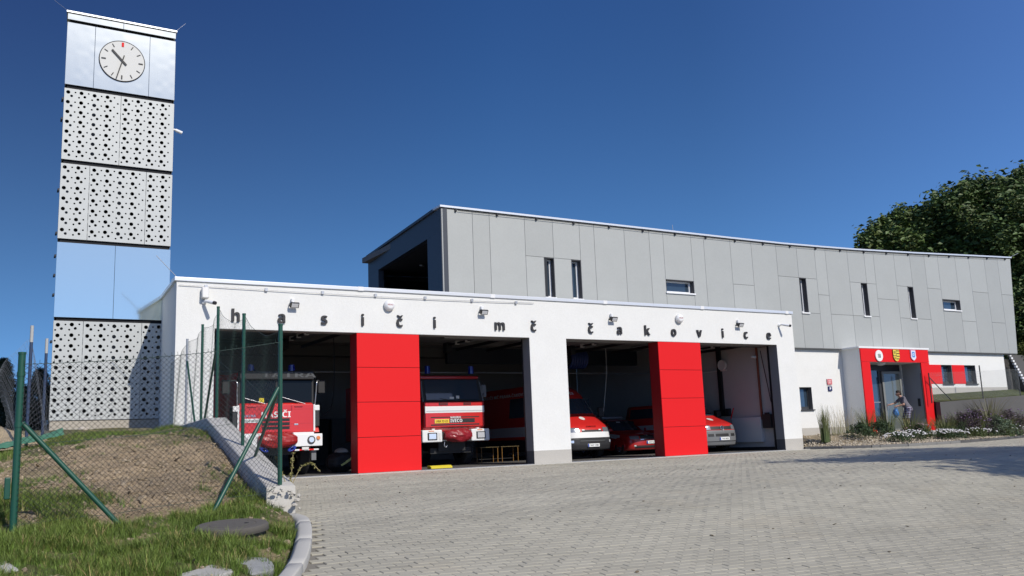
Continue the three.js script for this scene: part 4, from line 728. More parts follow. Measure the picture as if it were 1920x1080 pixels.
// ---- high-roof van in the third bay
{
  const t = thing('fire_van', 'red high-roof fire van with white band and black bumper, beside the white pillar', 'van', [17.97, 0.015, -2.3]);
  const o = { z: (y) => curve([0.3, 0.5, 0.75, 0.95, 1.08, 1.2, 1.4, 1.58, 1.64, 2.22, 2.34, 2.56, 2.72, 2.8], [-0.06, 0, -0.01, -0.05, -0.10, -0.22, -0.55, -0.88, -0.95, -1.46, -1.55, -1.86, -2.25, -2.7], y), zb: () => -7.1, w: (y) => curve([0.3, 0.6, 1.2, 1.6, 2.2, 2.6, 2.8], [0.97, 1.0, 1.0, 0.98, 0.92, 0.86, 0.78], y), round: rounder(2.3, 0.42), rz: 0.42 };
  const b = carBody(t, o, 'body', 0.74, 2.8, M.red);
  carBody(t, { ...o, w: (y) => o.w(y) + 0.012, z: (y) => o.z(y) + 0.02 }, 'bumper', 0.3, 0.745, M.darkPlastic);
  obj('white_band', frontPatch(o, -0.995, 0.995, 0.745, 0.945, 0.014, 24, 6), M.vehWhite, t);
  obj('lower_grille', frontPatch(o, -0.55, 0.55, 0.56, 0.72, 0.028), M.black, t);
  obj('grille_bar', frontPatch(o, -0.54, 0.54, 0.63, 0.645, 0.034, 14, 2), M.greyPlastic, t);
  obj('bumper_seam', frontPatch(o, -0.95, 0.95, 0.36, 0.375, 0.028, 20, 2), M.black, t);
  obj('grille', frontPatch(o, -0.42, 0.46, 0.945, 1.02, 0.012), M.black, t);
  for (const s of [-1, 1]) {
    obj('headlight', frontPatch(o, s < 0 ? -0.93 : 0.52, s < 0 ? -0.52 : 0.93, (0.94), 1.1, 0.014), M.lamp, t);
    obj('blue_flasher', frontPatch(o, s * 0.36 - 0.05, s * 0.36 + 0.05, 1.0, 1.035, 0.02, 4, 3), M.white, t);
    obj('fog_lamp', frontPatch(o, s < 0 ? -0.9 : 0.76, s < 0 ? -0.76 : 0.9, 0.57, 0.66, 0.034, 5, 4), M.lens, t);
    const m = obj('mirror', R(s < 0 ? -1.33 : 1.1, s < 0 ? -1.1 : 1.33, 1.5, 1.86, -1.2, -1.05, 0.04), M.black, t);
    obj('mirror_arm', rod([s * 0.95, 1.6, -1.2], [s * 1.15, 1.62, -1.14], 0.03), M.black, m);
    obj('windscreen_pillar', frontPatch(o, (y) => s < 0 ? -o.w(y) * 0.985 : o.w(y) * 0.90, (y) => s < 0 ? -o.w(y) * 0.90 : o.w(y) * 0.985, 1.64, 2.22, 0.012, 4, 8), M.white, t);
    wheel(t, s * 0.98, -1.05, 0.36, 0.24, M.darkPlastic); wheel(t, s * 0.98, -5.2, 0.36, 0.3, M.darkPlastic);
    obj('side_stripe', sideBand(o, s, -6.9, -0.9, 0.87, 1.24), mat(0.5, 0.52, 0.54, 0.45), t);
    obj('side_window', sideBand(o, s, -2.1, -1.45, 1.6, 2.2), M.pane, t); obj('side_window', sideBand(o, s, -4.2, -2.9, 1.6, 2.35), M.pane, t);
    obj('side_lettering', text('HASIČI MČ PRAHA-ČAKOVICE', 0.12, 0, 0, 0, 0.004, { width: 3.6, ry: s * Math.PI / 2 }).translate(s * 0.915, 2.43, -4.6), M.offWhite, t);
    obj('fleet_lettering', text('DA-L1', 0.22, 0, 0, 0, 0.004, { width: 0.72, ry: s * Math.PI / 2 }).translate(s * 1.012, 0.95, -2.4), M.black, t);
  }
  obj('windscreen', frontPatch(o, (y) => -o.w(y) * 0.9, (y) => o.w(y) * 0.9, 1.63, 2.21, 0.008, 20, 10), M.pane, t);
  obj('roof_sign', frontPatch(o, -0.5, 0.5, 2.33, 2.54, 0.012), M.red, t);
  obj('roof_lettering', text('HASIČI', 0.13, 0, 0, 0, 0.006, { width: 0.72, rx: -0.95 }).translate(0.0, 2.385, -1.585), M.white, t);
  obj('bonnet_emblem', frontPatch(o, (y) => -0.11 * Math.sqrt(Math.max(0, 1 - Math.pow((y - 1.45) / 0.062, 2))), (y) => 0.11 * Math.sqrt(Math.max(0, 1 - Math.pow((y - 1.45) / 0.062, 2))), 1.39, 1.51, 0.008, 6, 10), M.offWhite, t);
  obj('maker_lettering', text('IVECO', 0.055, 0, 0, 0, 0.01, { width: 0.42, rx: -0.6 }).translate(0.02, 1.12, -0.11), M.chrome, t);
  numberPlate(t, -0.27, 0.25, 0.42, 0.035, '9AZ 1280');
  obj('steering_wheel', (() => { const q = new THREE.TorusGeometry(0.2, 0.018, 8, 24); q.rotateX(-0.9); q.translate(0.38, 1.6, -1.5); return q; })(), M.black, t);
}
// ---- estate car between the vans
{
  const t = thing('estate_car', 'dark red estate car parked in shade between the two vans', 'car', [22.12, 0.015, -4.3]);
  const o = { z: (y) => curve([0.18, 0.3, 0.5, 0.6, 0.72, 0.8, 0.92, 0.96, 1.38, 1.44, 1.47], [-0.08, -0.01, 0, -0.02, -0.08, -0.22, -0.95, -1.05, -1.75, -2.0, -2.4], y), zb: (y) => curve([0.2, 0.9, 1.4, 1.47], [-4.2, -4.22, -4.0, -3.7], y), w: (y) => curve([0.2, 0.5, 0.9, 1.4, 1.47], [0.82, 0.85, 0.84, 0.66, 0.58], y), round: rounder(2.4, 0.36), rz: 0.36 };
  carBody(t, o, 'body', 0.18, 1.47, M.redDeep);
  obj('windscreen', frontPatch(o, (y) => -o.w(y) * 0.92, (y) => o.w(y) * 0.92, 0.97, 1.37, 0.008, 18, 8), M.pane, t);
  obj('grille', frontPatch(o, -0.34, 0.34, 0.60, 0.74, 0.01), M.black, t);
  obj('grille_trim', frontPatch(o, -0.36, 0.36, 0.735, 0.765, 0.014, 12, 3), M.chrome, t);
  obj('grille_trim', frontPatch(o, -0.36, 0.36, 0.585, 0.602, 0.014, 12, 3), M.chrome, t);
  obj('badge', cyl(0.04, 0.02, 0, 0.75, -0.1), M.chrome, t);
  obj('lower_grille', frontPatch(o, -0.6, 0.6, 0.26, 0.36, 0.01), M.black, t);
  obj('bonnet_lettering', text('HASIČI', 0.06, 0, 0, 0, 0.004, { width: 0.4, rx: -1.4 }).translate(-0.1, 0.835, -0.38), M.offWhite, t);
  for (const s of [-1, 1]) {
    obj('headlight', frontPatch(o, s < 0 ? -0.76 : 0.40, s < 0 ? -0.40 : 0.76, 0.605, 0.735, 0.012), M.lamp, t);
    obj('fog_lamp', frontPatch(o, s * 0.6 - 0.04, s * 0.6 + 0.04, 0.33, 0.38, 0.014, 4, 3), M.lens, t);
    wheel(t, s * 0.84, -0.82, 0.31, 0.2); wheel(t, s * 0.84, -3.35, 0.31, 0.2);
    obj('wheel_arch', (() => { const q = new THREE.TorusGeometry(0.36, 0.035, 8, 20, Math.PI); q.rotateY(Math.PI / 2); q.translate(s * 0.83, 0.31, -0.82); return q; })(), M.redDeep, t);
    obj('side_stripe', (() => { const g = grid(12, 2, (u, v) => { const z = lerp(-3.9, -0.5, u), y = lerp(0.70, 0.86, v) * 1 + 0.02 - 0.10 * u * (1 - v) * 0 - (u > 0.7 ? (u - 0.7) * 0.4 : 0); return [s * (o.w(y) + 0.006 - (u > 0.92 ? (u - 0.92) * 0.6 : 0)), y, z]; }); return g; })(), mat(0.5, 0.52, 0.54, 0.45), t);
    obj('side_window', sideBand(o, s, -3.8, -1.75, 0.99, 1.36), M.pane, t);
    obj('mirror', R(s < 0 ? -1.03 : 0.86, s < 0 ? -0.86 : 1.03, 0.95, 1.07, -1.3, -1.18, 0.03), M.redDeep, t);
    obj('roof_rail', tube([[s * 0.6, 1.46, -3.6], [s * 0.6, 1.53, -3.4], [s * 0.6, 1.53, -2.4], [s * 0.6, 1.46, -2.2]], 0.018), M.silver, t);
  }
  obj('light_bar', [R(-0.55, 0.55, 1.5, 1.57, -2.5, -2.3, 0.03)], mat(0.3, 0.33, 0.4, 0.3), t);
  obj('windscreen_sticker', frontPatch(o, -0.28, -0.1, 1.3, 1.34, 0.012, 4, 3), M.white, t);
  numberPlate(t, -0.1, 0.42, 0.42, 0.03, '4A9 0210');
}
// ---- van in the fourth bay
{
  const t = thing('crew_van', 'red crew van with grey bumper at the right end of the garage', 'van', [23.97, 0.015, -2.0]);
  const o = { z: (y) => curve([0.24, 0.4, 0.6, 0.84, 1.0, 1.08, 1.2, 1.36, 1.42, 1.86, 1.94, 1.97], [-0.05, 0, 0, -0.03, -0.08, -0.16, -0.46, -0.92, -1.02, -1.6, -1.85, -2.2], y), zb: () => -4.9, w: (y) => curve([0.24, 0.6, 1.2, 1.4, 1.9, 1.97], [0.92, 0.95, 0.95, 0.93, 0.80, 0.72], y), round: rounder(2.3, 0.38), rz: 0.38 };
  carBody(t, o, 'body', 0.8, 1.97, M.red);
  carBody(t, { ...o, z: (y) => o.z(y) + 0.015, w: (y) => o.w(y) + 0.01 }, 'bumper', 0.24, 0.84, mat(0.17, 0.175, 0.18, 0.5));
  obj('grille', frontPatch(o, -0.52, 0.52, 0.86, 0.985, 0.012), M.black, t);
  obj('lower_grille', frontPatch(o, -0.36, 0.3, 0.60, 0.70, 0.028), M.black, t);
  obj('bumper_seam', frontPatch(o, -0.9, 0.9, 0.735, 0.75, 0.024, 20, 2), M.greyPlastic, t);
  obj('bumper_seam', frontPatch(o, -0.9, 0.9, 0.40, 0.42, 0.024, 20, 2), M.darkPlastic, t);
  const em = obj('emblem', (() => { const q = new THREE.TorusGeometry(0.078, 0.014, 8, 28); q.translate(0, 0.925, -0.02); return q; })(), M.chrome, t);
  obj('emblem_letters', [[-0.045, 0.055, -0.012, 0.0], [0.045, 0.055, 0.012, 0.0], [-0.066, 0.02, -0.032, -0.062], [0.066, 0.02, 0.032, -0.062], [-0.032, -0.062, 0, -0.008], [0.032, -0.062, 0, -0.008]].map(([a, b, c, d]) => rod([a, 0.925 + b, -0.018], [c, 0.925 + d, -0.018], 0.010, 6)), M.chrome, em);
  obj('bonnet_emblem', frontPatch(o, (y) => -0.12 * Math.sqrt(Math.max(0, 1 - Math.pow((y - 1.27) / 0.05, 2))), (y) => 0.12 * Math.sqrt(Math.max(0, 1 - Math.pow((y - 1.27) / 0.05, 2))), 1.222, 1.318, 0.008, 6, 10), M.offWhite, t);
  obj('windscreen', frontPatch(o, (y) => -o.w(y) * 0.92, (y) => o.w(y) * 0.92, 1.43, 1.85, 0.008, 18, 8), M.pane, t);
  for (const s of [-1, 1]) {
    obj('headlight', frontPatch(o, s < 0 ? -0.91 : 0.54, s < 0 ? -0.54 : 0.91, 0.86, 1.03, 0.016), M.lamp, t);
    obj('side_intake', frontPatch(o, s < 0 ? -0.68 : 0.44, s < 0 ? -0.44 : 0.68, 0.60, 0.70, 0.028, 5, 4), M.black, t);
    wheel(t, s * 0.94, -0.92, 0.33, 0.22); wheel(t, s * 0.94, -3.95, 0.33, 0.22);
    obj('mirror', R(s < 0 ? -1.17 : 0.95, s < 0 ? -0.95 : 1.17, 1.35, 1.6, -1.35, -1.2, 0.04), M.black, t);
    obj('side_window', sideBand(o, s, -4.6, -1.75, 1.44, 1.84), M.pane, t);
    obj('side_stripe', sideBand(o, s, -4.7, -0.7, 0.95, 1.15), mat(0.5, 0.52, 0.54, 0.45), t);
    obj('fleet_lettering', text('DA-L1Z', 0.15, 0, 0, 0, 0.004, { width: 0.7, ry: s * Math.PI / 2 }).translate(s * 0.962, 0.985, -1.7), M.black, t);
    obj('orange_line', frontPatch(o, (y) => s < 0 ? -o.w(y) * 0.985 : o.w(y) * 0.93, (y) => s < 0 ? -o.w(y) * 0.93 : o.w(y) * 0.985, 1.42, 1.86, 0.012, 3, 8), M.orange, t);
  }
  obj('roof_box', R(-0.6, 0.2, 2.0, 2.35, -2.9, -2.3, 0.03), M.black, t);
  numberPlate(t, -0.2, 0.32, 0.45, 0.035, '7AB 8805');
}
// ---------------------------------------------------------------- loose things in the bays
{
  const t = thing('turnout_gear', 'heap of dark firefighting gear with yellow reflective bands on the floor', 'clothing', [8.55, 0.015, -2.5]);
  obj('jacket', (() => { const q = crumple(-0.42, 0.45, 0, 0.62, 0.3, 21); return q; })(), M.black, t);
  for (let i = 0; i < 3; i++) { const b = R(-0.16, 0.16, -0.03, 0.03, 0.0, 0.02, 0.006, 1); b.rotateZ(0.5); b.rotateX(-0.3); b.translate(0.05 + i * 0.16, 0.28 + i * 0.10, 0.31 - i * 0.02); obj('reflective_band', b, new THREE.MeshStandardMaterial({ color: lin(0.75, 0.72, 0.25), roughness: 0.4 }), t); }
  obj('helmet', (() => { const q = new THREE.SphereGeometry(0.17, 20, 10, 0, 6.2832, 0, 1.6); q.scale(1.3, 0.8, 1); q.translate(0.05, 0.60, -0.05); return q; })(), mat(0.35, 0.34, 0.30, 0.5), t);
}
{
  const t = thing('bench_frame', 'low bench with brass coloured legs between the second-bay truck and van', 'bench', [15.0, 0.015, -4.5]);
  for (let i = 0; i < 2; i++) { obj('seat', R(-0.55 + i * 0.85, 0.22 + i * 0.85, 0.53, 0.56, -0.2, 0.2, 0.01), mat(0.22, 0.16, 0.06, 0.6), t); for (const x of [-0.5, 0.17]) for (const z of [-0.17, 0.17]) obj('leg', rod([x + i * 0.85, 0, z], [x + i * 0.85, 0.53, z], 0.012, 8), mat(0.28, 0.14, 0.03, 0.5), t); }
  obj('stretcher', rod([-0.5, 0.12, -0.17], [1.02, 0.12, -0.17], 0.010, 8), M.black, t);
}
{
  const t = thing('wheel_chock', 'flat yellow wheel chock on the floor in front of the second truck', 'chock', [11.12, 0.022, -0.85]);
  obj('wedge', side([[0.14, 0], [0.14, 0.05], [0.05, 0.085], [-0.14, 0.085], [-0.14, 0]], -0.36, 0.36, 0.01), M.yellow, t);
}
{
  const t = thing('hose_drum', 'dark blue hose drum hanging under the garage ceiling', 'hose reel', [19.95, 3.95, -6]);
  const r = []; for (let i = 0; i < 7; i++) { const q = new THREE.TorusGeometry(0.34, 0.06, 8, 28); q.rotateY(Math.PI / 2); q.translate(-0.36 + i * 0.12, 0, 0); r.push(q); }
  obj('hose', r, mat(0.03, 0.05, 0.17, 0.5), t).userData.kind = 'stuff';
  obj('hub', rod([-0.45, 0, 0], [0.45, 0, 0], 0.28, 20), M.black, t); obj('hanger', [B(-0.46, -0.44, 0, 0.6, -0.05, 0.05), B(0.44, 0.46, 0, 0.6, -0.05, 0.05)], M.zinc, t);
}
// ---------------------------------------------------------------- chain-link fences
function wires(S, L, H, p, r) {          // S(a, b) -> [x, y, z], a metres along, b metres up; woven zigzag wires
  const P = [], n = Math.ceil(L / (p / 2)), m = Math.ceil(H / (p / 2));
  const seg = (a, b) => {
    const d = V(b[0] - a[0], b[1] - a[1], b[2] - a[2]).normalize(), u = V(0, 1, 0); if (Math.abs(d.y) > 0.9) u.set(1, 0, 0); const s = V(0, 0, 0).crossVectors(d, u).normalize(), t = V(0, 0, 0).crossVectors(s, d), o = [];
    for (let k = 0; k < 3; k++) { const c = Math.cos(k * 2.0944) * r, q = Math.sin(k * 2.0944) * r; o.push([s.x * c + t.x * q, s.y * c + t.y * q, s.z * c + t.z * q]); }
    for (let k = 0; k < 3; k++) { const e = o[k], f = o[(k + 1) % 3]; P.push(a[0] + e[0], a[1] + e[1], a[2] + e[2], b[0] + e[0], b[1] + e[1], b[2] + e[2], a[0] + f[0], a[1] + f[1], a[2] + f[2], a[0] + f[0], a[1] + f[1], a[2] + f[2], b[0] + e[0], b[1] + e[1], b[2] + e[2], b[0] + f[0], b[1] + f[1], b[2] + f[2]); }
  };
  for (let i = 0; i < n; i++) { let q = null; for (let k = 0; k <= m; k++) { const a = clamp((i + 0.5) * p / 2 + ((k + i) % 2 ? 0.26 : -0.26) * p, 0, L), b = Math.min(H, k * p / 2), c = S(a, b); if (q) seg(q, c); q = c; } }
  const g = new THREE.BufferGeometry(); g.setAttribute('position', new THREE.Float32BufferAttribute(P, 3)); g.computeVertexNormals(); return g;
}
const tubePost = (x, z, y0, y1, r) => [rod([x, y0 - 0.1, z], [x, y1 - 0.01, z], r, 14), rod([x, y1 - 0.02, z], [x, y1, z], r * 1.12, 14)];
{
  const t = thing('chain_link_fence', 'green chain-link fence standing on the sloping concrete wall', 'fence');
  const ps = [[1.835, 13.88, 0.37, 2.23], [2.04, 11.41, 0.85, 2.71], [2.25, 8.9, 1.33, 3.19], [2.435, 6.84, 1.33, 3.16], [2.667, 4.26, 1.33, 3.19]];
  ps.forEach(([x, z, y0, y1], i) => obj('post', tubePost(x, z, y0, y1, i ? 0.024 : 0.026), i === 4 ? M.postGrey : M.fenceGreen, t));
  obj('brace', rod([1.84, 1.5, 13.84], [2.0, 0.7, 12.2], 0.02, 10), M.fenceGreen, t);
  obj('brace', rod([2.667, 2.7, 4.3], [2.52, 1.35, 5.9], 0.02, 10), M.fenceGreen, t);
  obj('brace', rod([2.25, 2.6, 8.86], [2.38, 1.36, 7.4], 0.02, 10), M.fenceGreen, t);
  const all = [...ps, [3.06, 0.06, 1.36, 3.1]], gs = [], lines = [];
  for (let i = 0; i < all.length - 1; i++) {
    const a = all[i], b = all[i + 1], L = Math.hypot(b[0] - a[0], b[1] - a[1]), sag = [0.16, 0.14, 0.10, 0.06, 0.05][i];
    const S = (s, h) => { const f = s / L, top = lerp(a[3] - 0.06, b[3] - 0.06, f) - sag * Math.sin(Math.PI * f), bot = lerp(a[2], b[2], f) + 0.04, k = h / 1.75; return [lerp(a[0], b[0], f) + 0.028 + 0.03 * Math.sin(f * 9 + k * 3) * Math.sin(Math.PI * f), lerp(bot, top, k), lerp(a[1], b[1], f)]; };
    gs.push(wires(S, L, 1.75, 0.10, 0.0010)); const tp = []; for (let k = 0; k <= 12; k++) tp.push(S(L * k / 12, 1.75)); lines.push(tube(tp, 0.0028, 5)); const md = []; for (let k = 0; k <= 12; k++) md.push(S(L * k / 12, 0.9)); lines.push(tube(md, 0.0022, 5)); lines.push(tube([S(0, 0.03), S(L, 0.03)], 0.0022, 5));
  }
  obj('wire_mesh', gs, M.wire, t); obj('tension_wire', lines, M.wire, t).userData.kind = 'stuff';
}
{
  const t = thing('chain_link_fence', 'near green chain-link fence with thick corner post across the grassy bank', 'fence');
  obj('corner_post', [...tubePost(-0.84, 14.5, -0.15, 1.79, 0.033)], M.fenceGreen, t);
  obj('clamp', [rod([-0.84, 1.56, 14.5], [-0.84, 1.6, 14.5], 0.038, 14), rod([-0.84, 1.08, 14.5], [-0.84, 1.12, 14.5], 0.038, 14), R(-0.93, -0.88, 0.42, 0.62, 14.47, 14.53, 0.01)], M.fenceGreen, t);
  obj('brace', rod([-0.81, 1.12, 14.5], [0.09, 0.08, 14.62], 0.024, 12), M.fenceGreen, t);
  obj('brace', rod([1.80, 1.48, 13.92], [0.98, 0.16, 14.42], 0.022, 12), M.fenceGreen, t);
  const A = [-0.82, 14.5], C = [1.82, 13.9], L = 2.7;
  const S = (s, h) => { const f = s / L, x = lerp(A[0], C[0], f), z = lerp(A[1], C[1], f), top = lerp(1.68, 2.02, f) - 0.05 * Math.sin(Math.PI * f), bot = Math.max(bankY(Math.min(x, 1.6), z) + 0.03, lerp(0.0, 0.34, f) * sstep(0.75, 1, f)); return [x, lerp(bot, top, h / 1.7), z + 0.035 + 0.03 * Math.sin(f * 7 + h * 3) * Math.sin(Math.PI * f)]; };
  obj('wire_mesh', wires(S, L, 1.7, 0.058, 0.0019), M.rail, t);
  const ln = (h, r) => { const q = []; for (let k = 0; k <= 14; k++) q.push(S(L * k / 14, h)); return tube(q, r, 5); };
  obj('tension_wire', [ln(1.69, 0.003), ln(0.85, 0.0024), ln(0.05, 0.0024)], M.wire, t).userData.kind = 'stuff';
  const barbs = []; for (let k = 0; k < 40; k++) { const p = S(L * k / 40, 1.7); barbs.push(rod(p, [p[0] + rr(-0.012, 0.012), p[1] + 0.03, p[2]], 0.002, 4)); } obj('wire_end', barbs, M.wire, t).userData.kind = 'stuff';
}
{ // two older posts with loose netting behind the bank
  const t = thing('old_fence', 'two weathered posts with slack wire netting left of the tower', 'fence');
  for (const [x, z, y1] of [[-0.43, 7.35, 2.98], [-0.07, 5.2, 3.02]]) { obj('post', rod([x, 0.9, z], [x, y1 - 0.28, z], 0.026, 12), mat(0.03, 0.05, 0.10, 0.5), t); obj('post_top', rod([x, y1 - 0.28, z], [x, y1, z], 0.027, 12), mat(0.42, 0.42, 0.40, 0.7), t); }
  const S = (s, h) => { const f = s / 2.6, k = h / 1.6, top = 1.2 + 1.62 * Math.pow(Math.sin(Math.PI * clamp(f * 0.9 + 0.1, 0, 1)), 0.5); return [-0.82 + f * 0.85 + 0.08 * Math.sin(k * 5 + f * 8), lerp(1.05, top, k) + 0.03 * Math.sin(f * 23), 7.4 - f * 2.3 + 0.12 * Math.sin(k * 4 + f * 11)]; };
  obj('netting', wires(S, 2.6, 1.6, 0.11, 0.0012), mat(0.22, 0.24, 0.26, 0.6), t);
}
{ // fence on the low wall at the right
  const t = thing('chain_link_fence', 'thin dark fence on the retaining wall at the far right', 'fence');
  const ps = [[34.25, 0.1, 1.70, 2.95], [38.02, 0.1, 1.80, 3.31], [41.0, 0.1, 1.92, 3.2]];
  for (const [x, z, y0, y1] of ps) obj('post', rod([x, y0 - 0.05, z], [x, y1, z], 0.026, 10), M.black, t);
  obj('post', rod([33.9, 1.0, -0.04], [33.9, 2.95, -0.04], 0.022, 10), M.black, t);
  obj('brace', rod([34.27, 2.75, 0.1], [35.62, 1.76, 0.1], 0.022, 10), M.black, t);
  const gs = []; for (const [a, b] of [[ps[1], ps[2]], [ps[0], ps[1]]]) { const L = b[0] - a[0]; gs.push(wires((s, h) => [a[0] + s, lerp(a[2], b[2], s / L) + 0.05 + h * 0.98, 0.13], L, 1.22, 0.11, 0.0022)); }
  obj('wire_mesh', gs, mat(0.25, 0.27, 0.26, 0.5), t);
}
// ---------------------------------------------------------------- right-hand end: planting bed, low wall, lawn, steps
{
  const zs = 26;
  const g = grid(90, zs, (u, v) => { const x = lerp(26.18, 47, u), z0 = x > 34.6 ? 0.0 : -1.06, z1 = bedEdge(x) - 0.05, z = lerp(z0, z1, v); return [x, bedY(x, z) + 0.03 * (vnoise(x * 3, z * 3) - 0.5), z]; }, ([x, y, z]) => { const n = 0.75 + 0.5 * vnoise(x * 4, z * 4); return [0.40 * n, 0.345 * n, 0.25 * n]; });
  tag(obj('gravel_bed', g, new THREE.MeshStandardMaterial({ vertexColors: true, roughness: 0.96, map: tSoil, bumpMap: tSoil, bumpScale: 0.03 })), 'gravel planting bed between the yard kerb and the building', null, null, 'structure');
  const q = [], cols = []; for (let i = 0; i < 5200; i++) { const x = rr(26.3, 45), z = lerp(x > 34.6 ? 0.05 : -1, bedEdge(x) - 0.1, Math.sqrt(rnd())), s = rr(0.018, 0.05); q.push(new THREE.Matrix4().compose(V(x, bedY(x, z) + s * 0.3, z), new THREE.Quaternion().setFromEuler(new THREE.Euler(rr(0, 6), rr(0, 6), rr(0, 6))), V(s, s * 0.7, s))); const k = rr(0.6, 1.15); cols.push(lin(0.5 * k, 0.43 * k, 0.32 * k)); }
  const pb = inst('pebbles', new THREE.DodecahedronGeometry(1, 0), mat(1, 1, 1, 0.9), scene, q, cols); tag(pb, 'loose pale pebbles in the planting bed', 'gravel');
  const k = thing('bed_kerb', 'dark grey kerb stones edging the planting bed', 'kerb'); k.userData.kind = 'structure';
  for (let x = 26.2; x < 46;) { const dx = x < 26.45 ? 0.15 : x < 27 ? 0.25 : 0.93, a = [x, bedEdge(x)], b = [x + dx, bedEdge(x + dx)], L = Math.hypot(b[0] - a[0], b[1] - a[1]), s = R(0.004, L - 0.004, -0.15, 0.095, -0.06, 0.06, 0.012, 1); s.rotateY(-Math.atan2(b[1] - a[1], b[0] - a[0])); s.translate(a[0], 0.0, a[1]); obj('kerb_stone', s, x < 31 ? M.kerbDark : M.concDark, k); x += dx; }
  const w = thing('low_wall', 'dark grey concrete retaining wall behind the plants right of the entrance', 'wall');
  for (let i = 0; i < 4; i++) { const x0 = 34.66 + i * 3.4, x1 = x0 + 3.39, y = (x) => 1.68 + (x - 34.6) * 0.037; const s = poly([[x0, -0.2], [x1, -0.2], [x1, y(x1)], [x0, y(x0)]], 0.22, 0.2, 0.008); obj('wall_section', metres(s), M.concDark, w); }
  const lawn = grid(60, 10, (u, v) => { const x = lerp(34.66, 48, u), z = lerp(-1.07, 0.0, v); return [x, lerp(2.04, 1.70, v) + (x - 34.6) * 0.032, z]; });
  tag(obj('lawn', lawn, mat(0.075, 0.10, 0.025, 0.97, { map: tSoil })), 'strip of grass above the low wall at the right', null, null, 'structure');
}
{
  const t = thing('outdoor_steps', 'outdoor steps with pale treads beside a dark wall at the right end', 'stairs');
  const P0 = [43.35, 4.05, -1.56], P1 = [42.6, 2.70, -0.58], n = 9;
  for (let i = 0; i < n + 4; i++) { const f = i / n, x = lerp(P0[0], P1[0], f), y = lerp(P0[1], P1[1], f), z = lerp(P0[2], P1[2], f); obj('tread', R(x - 0.02, x + 0.13, y - 0.1, y, z - 0.05, z + 0.06, 0.006, 1), M.white, t); obj('riser', B(x + 0.03, x + 1.28, y - 0.9, y - 0.02, z - 0.05, z + 0.04), M.concDark, t); }
  obj('dark_wall', B(42.02, 50, 1.7, 4.0, -3.4, -3.1), mat(0.06, 0.055, 0.05, 0.9, { map: tConc }), t);
  obj('stringer', (() => { const a = [P0[0] + 0.02, P0[1] - 0.1, P0[2]], b = [lerp(P0[0], P1[0], 1.3) + 0.02, lerp(P0[1], P1[1], 1.3) - 0.1, lerp(P0[2], P1[2], 1.3)]; return join([quad([a[0], 1.6, a[2]], [b[0], 1.6, b[2]], b, a), quad([a[0] + 0.15, 1.6, a[2]], [a[0], 1.6, a[2]], a, [a[0] + 0.15, a[1], a[2]]), quad([b[0] + 0.15, 1.6, b[2]], [a[0] + 0.15, 1.6, a[2]], [a[0] + 0.15, a[1], a[2]], [b[0] + 0.15, b[1], b[2]]), quad(a, b, [b[0] + 0.15, b[1], b[2]], [a[0] + 0.15, a[1], a[2]])]); })(), mat(0.05, 0.046, 0.042, 0.9, { side: THREE.DoubleSide }), t);
}
// ---------------------------------------------------------------- foliage
const leafMat = (r, g, b) => new THREE.MeshStandardMaterial({ color: lin(r, g, b), roughness: 0.6, side: THREE.DoubleSide });
function leafCluster(n, size, spread, slim = 0.5) {   // n small folded leaves round the origin
  const P = [], N = []; for (let i = 0; i < n; i++) {
    const c = V(rr(-1, 1), rr(-1, 1), rr(-1, 1)).multiplyScalar(spread), q = new THREE.Quaternion().setFromEuler(new THREE.Euler(rr(-1.1, 1.1), rr(0, 6.28), rr(-0.9, 0.9))), l = size * rr(0.7, 1.25), w = l * slim;
    const p = [[0, 0, -l / 2], [w / 2, w * 0.18, 0], [0, 0, l / 2], [-w / 2, w * 0.18, 0]].map((a) => V(...a).applyQuaternion(q).add(c));
    for (const f of [[0, 2, 1], [0, 3, 2]]) { const nn = V(0, 0, 0).crossVectors(p[f[1]].clone().sub(p[f[0]]), p[f[2]].clone().sub(p[f[0]])).normalize(); if (nn.y < 0) nn.negate(); for (const k of f) { P.push(p[k].x, p[k].y, p[k].z); N.push(nn.x, nn.y, nn.z); } }
  }
  const g = new THREE.BufferGeometry(); g.setAttribute('position', new THREE.Float32BufferAttribute(P, 3)); g.setAttribute('normal', new THREE.Float32BufferAttribute(N, 3)); return g;
}
const broad = leafCluster(12, 0.24, 0.34, 0.62);
